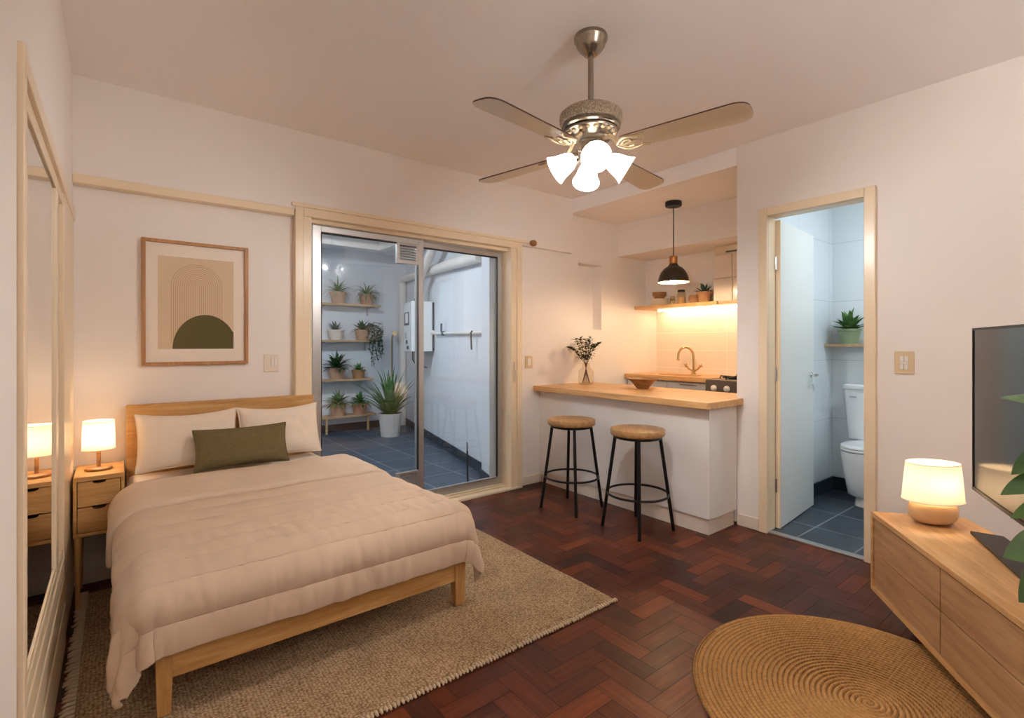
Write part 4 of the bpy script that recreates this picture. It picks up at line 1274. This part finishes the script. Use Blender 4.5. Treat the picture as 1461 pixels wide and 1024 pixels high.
# things on the shelf
SZ = 1.66
def plates(x, y, z, n):
    for i in range(n):
        o = MB().lathe([(.0005, 0), (.06, 0), (.092, .012), (.095, .016), (.09, .0165), (.06, .006), (.0005, .005)], (x, y, z + i * .0175), 32)
        tag(o.build('plate', M['plate'], sharp=50), 'cream stoneware plate in the stack on the shelf, %s' % ('at the bottom', 'second from bottom', 'second from top', 'topmost under the bowl')[i], 'plate', 'plates stacked on the kitchen shelf')
plates(4.50, 3.20, SZ + .0005, 4)
b = MB().lathe([(.0005, 0), (.045, 0), (.05, .004), (.072, .04), (.073, .07), (.068, .07), (.066, .04), (.04, .01), (.0005, .008)], (4.50, 3.20, SZ + .072), 28)
tag(b.build('small_bowl', M['brown'], sharp=50), 'small brown bowl on top of the stacked shelf plates', 'bowl')
for (x, y, r_, h_, lab) in ((4.47, 3.02, .026, .065, 'short glass spice jar between plates and tall jar'), (4.49, 2.93, .042, .125, 'tall clear glass storage jar on the kitchen shelf')):
    t = thing('glass_jar', lab, 'jar', (x, y, SZ))
    MB().shell([(r_ * .9, .001), (r_, .004), (r_, h_ * .85), (r_ * .8, h_ * .95), (r_ * .8, h_)], (x, y, SZ), 24).build('body', M['jar'], t, sharp=180)
    MB().lathe([(.0005, .002), (r_ * .9, .002), (r_ * .93, h_ * .55), (.0005, h_ * .56)], (x, y, SZ), 20).build('contents', M['grain'], t)
    MB().lathe([(.0005, h_ + .018), (r_ * .82, h_ + .018), (r_ * .85, h_), (.0005, h_)], (x, y, SZ), 20).build('lid', M['brown'] if h_ < .1 else M['soft_black'], t)
b = MB().lathe([(.0005, 0), (.04, 0), (.055, .03), (.055, .055), (.045, .085), (.04, .085), (.05, .05), (.03, .01), (.0005, .01)], (4.53, 2.81, SZ), 26)
tag(b.build('brown_pot', M['pot_tan'], sharp=50), 'small brown earthenware pot between jar and shelf plant', 'pot')

def pot(name_parent, c, r0, r1, h, mat, rim=.008, soil=True):
    o = MB().lathe([(.0005, 0), (r0, 0), (r0 + (r1 - r0) * .5, h * .5), (r1, h - .02), (r1 + rim, h - .018), (r1 + rim, h), (r1 - .006, h), (r1 - .008, h - .02), (.0005, h - .022)], c, 32).build('pot', mat, name_parent, sharp=45)
    if soil:
        MB().lathe([(.0005, h - .0125), (r1 - .008, h - .015), (r1 - .009, h - .021), (.0005, h - .0215)], c, 20).build('soil', M['soil'], o)
    return o
def rosette(c, h, n, L0, L1, W, el0, el1, droop, seed, spread=.02, seg=7, prof=None, box=None):
    r = random.Random(seed); m = MB()
    for i in range(n):
        a = i * 2.39996 + r.uniform(-.2, .2)
        f_ = (i + .5) / n
        el = math.radians(el0 + (el1 - el0) * f_ + r.uniform(-6, 6))
        d = Vector((math.cos(a) * math.cos(el), math.sin(a) * math.cos(el), math.sin(el)))
        p = Vector(c) + Vector((math.cos(a) * spread * (1 - f_), math.sin(a) * spread * (1 - f_), h))
        L_ = r.uniform(L0, L1); k_ = 1.0
        if box:
            for ax_, (lo, hi) in enumerate(box):
                if lo is not None and p[ax_] + d[ax_] * L_ * k_ < lo: k_ = min(k_, (lo - p[ax_]) / (d[ax_] * L_))
                if hi is not None and p[ax_] + d[ax_] * L_ * k_ > hi: k_ = min(k_, (hi - p[ax_]) / (d[ax_] * L_))
        m.leaf(p, d, L_ * max(k_, .12), W * r.uniform(.85, 1.1) * max(k_, .4), droop * r.uniform(.7, 1.3), .3, seg, prof)
    return m
STRAP = lambda t: (1 - t ** 2.2) * (0.75 + .6 * t * (1 - t))
def plant(label, c, r0, r1, h, potm, leafm, n, L0, L1, W, el0, el1, droop, seed, prof=None, spread=.02, group=None, name='potted_plant', box=None):
    t = thing(name, label, 'plant', c, group=group)
    pot(t, c, r0, r1, h, potm)
    rosette(c, h - .016, n, L0, L1, W, el0, el1, droop, seed, spread, 7, prof, box).build('foliage', leafm, t, sharp=180)
    return t
plant('small spiky succulent in a tan pot on the kitchen shelf', (4.51, 2.69, SZ), .052, .066, .105, M['pot_tan'], M['leaf_blue'], 26, .08, .12, .028, 12, 75, .25, 21)

# ------------------------------------------------------------------ bathroom things
b = MB().box(4.69, 0.9, 1.232, 4.868, 1.698, 1.255)
tag(b.build('bathroom_shelf', M['shelf'], bevel=.002), 'narrow pale wood shelf above the toilet', 'shelf')
plant('bushy green plant in a sage pot on the bathroom shelf', (4.765, 1.535, 1.2555), .062, .078, .125, M['pot_green'], M['leaf'], 30, .13, .20, .052, 20, 82, .7, 33, box=((None, 4.85), (None, 1.68)))
to = thing('toilet', 'white close-coupled toilet half hidden behind the door frame', 'toilet', (4.5, 1.36, .006))
def loft(rings, n=36, e=2.0):
    P = []
    for (cx2, cy2, rx, ry, z) in rings:
        row = []
        for k in range(n):
            a = 2 * PI * k / n
            ca, sa = math.cos(a), math.sin(a)
            row.append((cx2 + rx * math.copysign(abs(ca) ** (2 / e), ca), cy2 + ry * math.copysign(abs(sa) ** (2 / e), sa), z))
        P.append(row)
    m = MB(); m.grid(P, closed_u=True)
    m.add(P[0], [tuple(range(n - 1, -1, -1))]); m.add(P[-1], [tuple(range(n))])
    return m
TY = 1.365; TB = 1.335
loft([(4.64, TB, .17, .10, .0065), (4.64, TB, .17, .10, .012), (4.64, TB, .16, .095, .06), (4.63, TB, .15, .09, .09)], e=3).build('foot', M['ceramic'], to)
loft([(4.62, TB, .16, .10, .075), (4.60, TB, .19, .135, .10), (4.585, TB, .20, .15, .22), (4.57, TB, .215, .165, .36), (4.565, TB, .22, .170, .42), (4.565, TB, .217, .168, .432)], e=3.0).build('bowl', M['ceramic'], to, sharp=60)
loft([(4.562, TB, .217, .168, .437), (4.56, TB, .224, .173, .443), (4.56, TB, .224, .173, .454), (4.56, TB, .22, .17, .458)], e=2.7).build('seat', M['ceramic'], to)
loft([(4.56, TB, .217, .168, .4605), (4.56, TB, .223, .172, .465), (4.56, TB, .22, .17, .476), (4.56, TB, .18, .13, .481)], e=2.7).build('lid', M['ceramic'], to)
loft([(4.79, TY, .07, .172, .484), (4.79, TY, .072, .178, .492), (4.79, TY, .076, .205, .87), (4.79, TY, .076, .205, .885)], e=5).build('tank', M['ceramic'], to)
loft([(4.785, TY, .080, .212, .887), (4.785, TY, .082, .215, .895), (4.785, TY, .082, .215, .915), (4.785, TY, .07, .20, .926)], e=5).build('tank_lid', M['ceramic'], to)
MB().tube([(4.68, TY + .14, .83), (4.665, TY + .14, .83), (4.66, TY + .09, .83)], .008, 8).build('flush_lever', M['chrome'], to)
bl = thing('added_bathroom_lamp', 'added round white ceiling lamp, out of view, lighting the bathroom', 'ceiling lamp', (4.15, .75, 2.45))  # lamp added outside the view to light the bathroom
MB().lathe([(.16, 2.45), (.16, 2.43), (.15, 2.425)], (4.15, .75, 0), 32).build('base', M['white_lac'], bl)
MB().lathe([(.148, 2.424), (.14, 2.40), (.10, 2.375), (.0005, 2.365)], (4.15, .75, 0), 32).build('diffuser', M['added_bath_light'], bl, sharp=180)

# ------------------------------------------------------------------ media unit, lamp, television
UX, UY, UTH = 2.802, 0.816, 0.923
ud = Vector((-math.sin(UTH), -math.cos(UTH), 0)); vd = Vector((math.cos(UTH), -math.sin(UTH), 0))
MU = Matrix(((ud.x, vd.x, 0, UX), (ud.y, vd.y, 0, UY), (0, 0, 1, 0), (0, 0, 0, 1)))
UZ0, UZ1, UL, UD = .10, .464, 1.665, .375
un = thing('media_unit', 'long low oak media unit with flat drawer fronts under the television', 'media unit', (UX, UY, 0), math.atan2(ud.y, ud.x))
def ubox(mb, a0, a1, b0, b1, z0, z1):
    mb.M = MU; return mb.box(a0, b0, z0, a1, b1, z1)
m = MB(); ubox(m, 0, UL, 0, UD, UZ1 - .022, UZ1); m.build('top', M['unit_top'], un, bevel=.002)
m = MB(); ubox(m, 0, .020, 0, UD, UZ0 + .02, UZ1 - .0225); ubox(m, UL - .02, UL, 0, UD, UZ0 + .02, UZ1 - .0225); ubox(m, 0, UL, 0, UD, UZ0, UZ0 + .0195)
ubox(m, .02, UL - .02, .03, UD - .002, UZ0 + .02, UZ1 - .0225); m.build('carcass', M['unit_top'], un)
zmid = (UZ0 + .02 + UZ1 - .022) / 2
for k in range(3):
    a0, a1 = .025 + k * .54, .025 + (k + 1) * .54 - .005
    for z0, z1 in ((UZ0 + .024, zmid - .003), (zmid + .003, UZ1 - .028)):
        m = MB(); ubox(m, a0, a1, .006, .027, z0, z1); m.build('drawer_front', M['unit_front'], un, bevel=.0015)
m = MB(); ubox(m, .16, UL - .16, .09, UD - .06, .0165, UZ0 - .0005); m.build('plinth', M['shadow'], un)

tlx, tly = (MU @ Vector((.115, .195, 0)))[:2]
def base2(t):
    m = MB(); m.M = Matrix.Translation((tlx, tly, UZ1)) @ Matrix.Rotation(math.radians(-38), 4, 'Z')
    m.ellipsoid((0, 0, .055), .098, .072, .055, 32, 16, p=2.7)
    m.build('base', M['pebble'], t, sharp=180)
    MB().lathe([(.018, .105), (.018, .125), (.012, .14), (.0005, .142)], (tlx, tly, UZ1), 16).build('socket', M['brass'], t)
drum_lamp('table_lamp', 'lit oval-shade lamp with pebble base on the media unit', tlx, tly, UZ1, .104, .266, .122, .106, base2, M['bulb_unit'], 1.0, .74, math.radians(-38))

tp0 = Vector((2.877, .469, 0)); tt = Vector((-.912, -.411, 0)).normalized(); tm = Vector((tt.y, -tt.x, 0))
if tm.dot(Vector((-1, 1, 0))) < 0: tm = -tm
MT = Matrix(((tt.x, tm.x, 0, tp0.x), (tt.y, tm.y, 0, tp0.y), (0, 0, 1, 0), (0, 0, 0, 1)))
tv = thing('television', 'black flat-screen television standing on the media unit', 'television', tuple(tp0 + tt * .5 + Vector((0, 0, UZ1))), math.atan2(tt.y, tt.x))
TZ0, TZ1, TW = .632, 1.320, 1.16
m = MB(); m.M = MT
m.box(0, -.035, TZ0, TW, -.004, TZ1)
m.build('housing', M['soft_black'], tv, bevel=.004)
m = MB(); m.M = MT; m.box(.010, -.0038, TZ0 + .014, TW - .010, -.0022, TZ1 - .009); m.build('screen', M['screen'], tv)
m = MB(); m.M = MT
for (a0, z0, a1, z1) in ((0, TZ0, .010, TZ1), (TW - .01, TZ0, TW, TZ1), (.01, TZ0, TW - .01, TZ0 + .014), (.01, TZ1 - .009, TW - .01, TZ1)):
    m.box(a0, -.0038, z0, a1, .001, z1)
m.build('bezel', M['soft_black'], tv)
m = MB(); m.M = MT
m.prism([(.085, .030), (.10, -.07), (.75, -.115), (.80, .020)], UZ1 + .0005, UZ1 + .014)
m.build('stand_base', M['soft_black'], tv, bevel=.003)
m = MB(); m.M = MT; m.box(.44, -.06, UZ1 + .012, .58, -.036, TZ0 + .12); m.build('stand_neck', M['soft_black'], tv)

fl = thing('added_fill_lamp', 'added slim uplighter, unseen behind the camera, filling the room with light', 'lamp', (1.35, -1.25, 0))  # unseen uplighter, added to brighten the ceiling and the whole room
MB().lathe([(.14, 0), (.14, .015), (.02, .03)], (1.35, -1.25, 0), 32).build('base', M['black'], fl)
MB().tube([(1.35, -1.25, .02), (1.35, -1.25, 1.66)], .012, 12).build('pole', M['black'], fl)
MB().shell([(.02, 1.655), (.09, 1.675), (.15, 1.72), (.18, 1.77)], (1.35, -1.25, 0), 36).build('lamp_shade', M['white_lac'], fl, sharp=180)
MB().ellipsoid((1.35, -1.25, 1.73), .035, .035, .03, 16, 10).build('bulb', M['bulb_added_fill'], fl, sharp=180)

# foliage plant standing in front of the media unit, its leaves reaching into view
gx, gy = 1.47, 0.06
gp = thing('foliage_plant', 'large glossy-leaved plant in front of the television', 'plant', (gx, gy, 0))
pot(gp, (gx, gy, 0), .085, .12, .24, M['pot_white'], .008)
stemtop = Vector((gx, gy, 1.12))
MB().tube([(gx, gy, .22), (gx + .01, gy + .01, .55), (gx - .01, gy, .85), stemtop], [.012, .010, .008, .005], 8).build('stem', M['stem'], gp)
camr = Vector((.7855, -.619, 0)); camf = Vector((.619, .7855, 0))
HEART = lambda t: (1.25 * max(0.0, math.sin(PI * t ** .62)) ** .8 + (.35 if t < .06 else 0))
def bigleaf(p, q, W, droop, up):
    p, q = Vector(p), Vector(q)
    pet = MB(); mid = (p + q) / 2 + Vector((0, 0, .03)); pet.tube([p, mid, q], .0035, 6)
    o = pet.build('leaf_stalk', M['leaf_dark'], gp)
    return o
def lf(stem_z, tip_px_off, base_px_off, zb, zt, W, droop, fold=.18, dep=0.0):
    """a leaf on a stalk: base and tip given as offsets along the room from the stem"""
    p = Vector((gx, gy, stem_z)); qb = Vector((gx, gy, zb)) + camr * base_px_off + camf * dep; qt = Vector((gx, gy, zt)) + camr * tip_px_off + camf * (dep + .03)
    bigleaf(p, qb, W, droop, None)
    m = MB(); d = qt - qb
    m.leaf(qb, d, d.length, W, droop, fold, 12, HEART, up=Vector((-.619 * .7, -.7855 * .7, .75)))
    m.build('leaf', M['leaf_big'], gp, sharp=180, sub=1)
lf(1.05, -.158, -.05, 1.130, 1.153, .030, .15)
lf(.98, -.150, -.085, 1.040, 1.012, .036, .7)
lf(.92, -.166, -.085, .992, .972, .036, .5)
lf(.86, -.146, -.07, .945, .925, .032, .5)
lf(.75, -.158, -.06, .870, .845, .060, .3)
lf(.70, -.158, -.085, .842, .765, .058, .2, dep=-.03)
lf(1.0, .12, .05, 1.08, 1.12, .12, .6)
lf(.9, .16, .05, .95, .92, .14, .6)

# ------------------------------------------------------------------ patio things
def pshelf(label, z, x0, x1, legs=False):
    t = thing('plant_shelf', label, 'shelf', ((x0 + x1) / 2, 7.17, z - .025), group='patio plant shelves')
    MB().box(x0, 7.06, z - .028, x1, 7.298, z).build('board', M['shelf'], t, bevel=.002)
    for x in (x0 + .25, x1 - .12):
        if legs:
            MB().box(x - .014, 7.075, 0.0, x + .014, 7.103, z - .0285).build('leg', M['shelf'], t)
        else:
            m = MB(); m.box(x - .01, 7.28, z - .15, x + .01, 7.298, z - .0285); m.box(x - .01, 7.10, z - .042, x + .01, 7.28, z - .0285)
            m.build('bracket', M['alu'], t)
SHX = (2.05, 3.09)
pshelf('highest wooden plant shelf on the patio back wall', 1.835, *SHX)
pshelf('second highest wooden plant shelf, holding the trailing plant', 1.315, 2.05, 3.06)
pshelf('third wooden plant shelf down, left of the big floor plant', .76, 2.05, 2.98)
pshelf('lowest wooden plant shelf, on short legs above the patio floor', .24, 2.05, 3.02, True)
plant('spider plant in a tan pot, left on the highest patio shelf', (2.49, 7.17, 1.8355), .085, .112, .165, M['terracotta'], M['leaf'], 54, .20, .30, .030, 8, 78, 1.7, 41, STRAP, box=((None,2.685),(None,7.24)))
plant('spider plant in a rose pot, right on the highest patio shelf', (2.915, 7.17, 1.8355), .085, .108, .155, M['terracotta_pink'], M['leaf'], 54, .22, .34, .030, 5, 75, 2.2, 42, STRAP, box=((2.70,None),(None,7.24)))
plant('small pointed succulent in a white pot on second patio shelf', (2.455, 7.17, 1.3155), .08, .115, .145, M['pot_white'], M['leaf_blue'], 18, .10, .17, .035, 35, 85, .2, 43, box=((None,2.62),(None,7.28)))
tp = plant('trailing vine plant hanging off the second patio shelf', (2.845, 7.16, 1.3155), .082, .105, .15, M['terracotta'], M['leaf_dark'], 30, .12, .21, .05, 5, 75, 1.0, 44, box=((2.64,None),(None,7.28)))
m = MB(); r7 = random.Random(12)
for k in range(17):
    x = 2.88 + r7.uniform(-.02, .19); y = 6.995 - r7.uniform(0, .09); Ld = r7.uniform(.12, .62) * (1.0 if x < 3.0 else .8)
    p = Vector((2.87 + r7.uniform(-.03, .05), 7.14, 1.47)); top = Vector((x, y, 1.50 + r7.uniform(-.03, .06)))
    pts = [p, p.lerp(top, .6) + Vector((0, 0, .05)), top]
    for i in range(1, 9): pts.append(Vector((x + .018 * math.sin(i + k), y + .01 * math.cos(i * 1.7 + k), 1.50 - Ld * i / 8)))
    m.tube(pts, .0028, 5)
    nlv = int(10 + Ld * 42)
    for i in range(nlv):
        f_ = i / nlv; j = 1 + f_ * (len(pts) - 2.01); a, fr = int(j), j - int(j)
        q = pts[a].lerp(pts[a + 1], fr); ph = r7.uniform(0, 6.28)
        m.leaf(q, (math.cos(ph), math.sin(ph), r7.uniform(-.5, .4)), r7.uniform(.03, .05), .032, .6, .2, 4)
m.build('trailing_vines', M['leaf_dark'], tp, sharp=180)
plant('broad-leaved plant in a tan pot on the third patio shelf', (2.47, 7.17, .7605), .092, .105, .16, M['terracotta'], M['leaf_dark'], 52, .20, .29, .052, 8, 82, 1.1, 45, box=((None,2.655),(None,7.28)))
plant('little plant in a tan pot beside the broad-leaved one', (2.79, 7.17, .7605), .075, .092, .125, M['pot_tan'], M['leaf'], 20, .09, .16, .045, 5, 80, .8, 46, box=((2.675,None),(None,7.28)))
plant('leafy plant in a tan pot, left on the lowest patio shelf', (2.49, 7.17, .2405), .088, .105, .16, M['terracotta'], M['leaf'], 40, .17, .27, .056, 12, 82, 1.1, 47, box=((None,2.64),(None,7.28)))
plant('compact plant in a rose pot, right on the lowest patio shelf', (2.81, 7.17, .2405), .09, .105, .15, M['terracotta_pink'], M['leaf'], 42, .15, .23, .052, 8, 80, 1.1, 48, box=((2.66,None),(None,7.28)))
plant('tall strap-leaved plant in a large pale pot on patio floor', (2.965, 6.47, -.003), .125, .158, .315, M['pot_grey'], M['leaf'], 95, .36, .76, .048, 44, 90, .9, 49, STRAP, .07, box=((None, 3.20), (None, 7.0)))

def wp(t, off, z):
    q = PA + dw * t + nin * off
    return Vector((q.x, q.y, z))
MW = Matrix(((dw.x, nin.x, 0, PA.x), (dw.y, nin.y, 0, PA.y), (0, 0, 1, 0), (0, 0, 0, 1)))
bo = thing('boiler', 'white wall boiler with a small dark display on the patio wall', 'boiler', tuple(wp(2.35, .15, 1.16)))
m = MB(); m.M = MW; m.box(2.12, .03, 1.165, 2.56, .30, 1.80); m.build('casing', M['boiler'], bo, bevel=.006)
m = MB(); m.M = MW; m.box(2.125, .004, 1.175, 2.555, .0295, 1.79); m.build('back_plate', M['grey'], bo)
m = MB(); m.M = MW; m.box(2.24, .3005, 1.50, 2.50, .305, 1.67); dp_ = m.build('display_panel', M['grey'], bo)
m = MB(); m.M = MW; m.box(2.29, .3055, 1.53, 2.43, .307, 1.655); m.build('display_screen', M['boiler'], dp_)
m = MB(); m.M = MW
m.box(2.42, .3005, 1.33, 2.44, .303, 1.41); m.box(2.33, .3005, 1.26, 2.42, .303, 1.31); m.box(2.26, .3005, 1.19, 2.38, .303, 1.235)
m.build('label_marks', M['grey'], bo)
for (t_, o_) in ((2.20, .2), (2.34, .2), (2.46, .2)):
    m = MB(); m.tube([wp(t_, o_, 1.165), wp(t_, o_, 1.05), wp(t_ - .02, o_ - .04, .98), wp(t_ - .08, o_ - .1, .96)], .011, 8); m.build('hose', M['alu_dark'], bo)
m = MB()
m.tube([wp(2.23, .182, 1.801), wp(2.23, .182, 1.84)], .055, 16); m.build('flue_collar', M['grey'], bo)
m = MB()
m.tube([wp(2.24, .182, 1.842), wp(2.24, .182, 1.98), wp(2.20, .182, 2.06), wp(2.0, .182, 2.17), wp(1.5, .182, 2.40), wp(1.42, .182, 2.46), wp(1.40, .182, 2.63)], .052, 16)
tag(m.build('flue_pipe', M['white_lac'], sharp=60), 'fat white flue pipe rising from the boiler to the roof', 'pipe')
m = MB(); m.tube([wp(.32, .062, 2.09), wp(.5, .062, 2.10), wp(2.1, .062, 2.19), wp(3.2, .062, 2.25), wp(3.62, .062, 2.27), wp(3.70, .062, 2.24), wp(3.72, .062, 2.10), wp(3.72, .062, .0)], .058, 16)
tag(m.build('drain_pipe', M['white_lac'], sharp=60), 'thick white drain pipe across the patio wall and down the corner', 'pipe')
m = MB(); m.tube([wp(1.98, .05, 1.40), wp(1.92, .03, 1.385), wp(1.6, .03, 1.385), wp(.22, .03, 1.365)], .016, 10); m.ellipsoid(wp(1.98, .06, 1.40), .03, .03, .03, 12, 8)
wpz = thing('water_pipe', 'thin white water pipe with shut-off valve right of the boiler', 'pipe', tuple(wp(1.1, .03, 1.37)))
m.build('pipe', M['white_lac'], wpz, sharp=60)
m = MB(); m.tube([wp(1.62, .035, 1.36), wp(1.62, .06, 1.41), wp(1.62, .06, 1.50)], .013, 8); m.ellipsoid(wp(1.62, .035, 1.385), .032, .03, .03, 10, 8); m.build('valve', M['grey'], wpz)
m = MB(); m.tube([wp(.60, .045, 1.39), wp(.60, .06, 1.37), wp(.605, .05, 1.20)], .009, 8); m.build('clip', M['grey'], wpz)
m = MB().lathe([(.03, 0), (.03, .03), (.02, .035), (.02, .06), (.034, .062), (.034, .075), (.0005, .076)], (3.36, 7.13, 1.42), 14, axis_to((-.6, -.8, 0)))
m.tube([(3.36, 7.14, 1.42), (3.36, 7.22, 1.42), (3.36, 7.27, 1.36), (3.36, 7.27, .0)], .010, 8)
tag(m.build('garden_tap', M['brass']), 'brass tap on a thin pipe in the patio corner', 'tap')
m = MB(); m.tube([(2.44, 3.72, -.003), (2.445, 3.74, .12), (2.47, 3.78, .24), (2.475, 3.79, .30)], .008, 8)
m.tube([(2.475, 3.79, .30), (2.485, 3.81, .37)], .005, 8)
tag(m.build('black_hose', M['soft_black']), 'short upright black hose on the patio floor', 'hose')

# ------------------------------------------------------------------ sky, camera, view
w = bpy.data.worlds.new('sky'); SC.world = w; w.use_nodes = True
bg = w.node_tree.nodes['Background']
bg.inputs[0].default_value = (0.72, 0.86, 1.0, 1); bg.inputs[1].default_value = 0.25
cd = bpy.data.cameras.new('camera'); co = bpy.data.objects.new('camera', cd); COL.objects.link(co)
co.location = (0, 0, 1.25); co.rotation_euler = (PI / 2, 0, -math.radians(38.244))
cd.sensor_width = 36; cd.lens = 36 * 716.8 / 1461; cd.shift_y = -(512 - 491.6) / 1461; cd.clip_start = 0.02; cd.clip_end = 60
SC.camera = co
SC.view_settings.view_transform = 'Standard'; SC.view_settings.look = 'None'; SC.view_settings.gamma = 1; SC.view_settings.exposure = 0.06
try: SC.view_settings.use_curve_mapping = False
except Exception: pass
SC.cycles.max_bounces = 12; SC.cycles.diffuse_bounces = 6; SC.cycles.transparent_max_bounces = 12
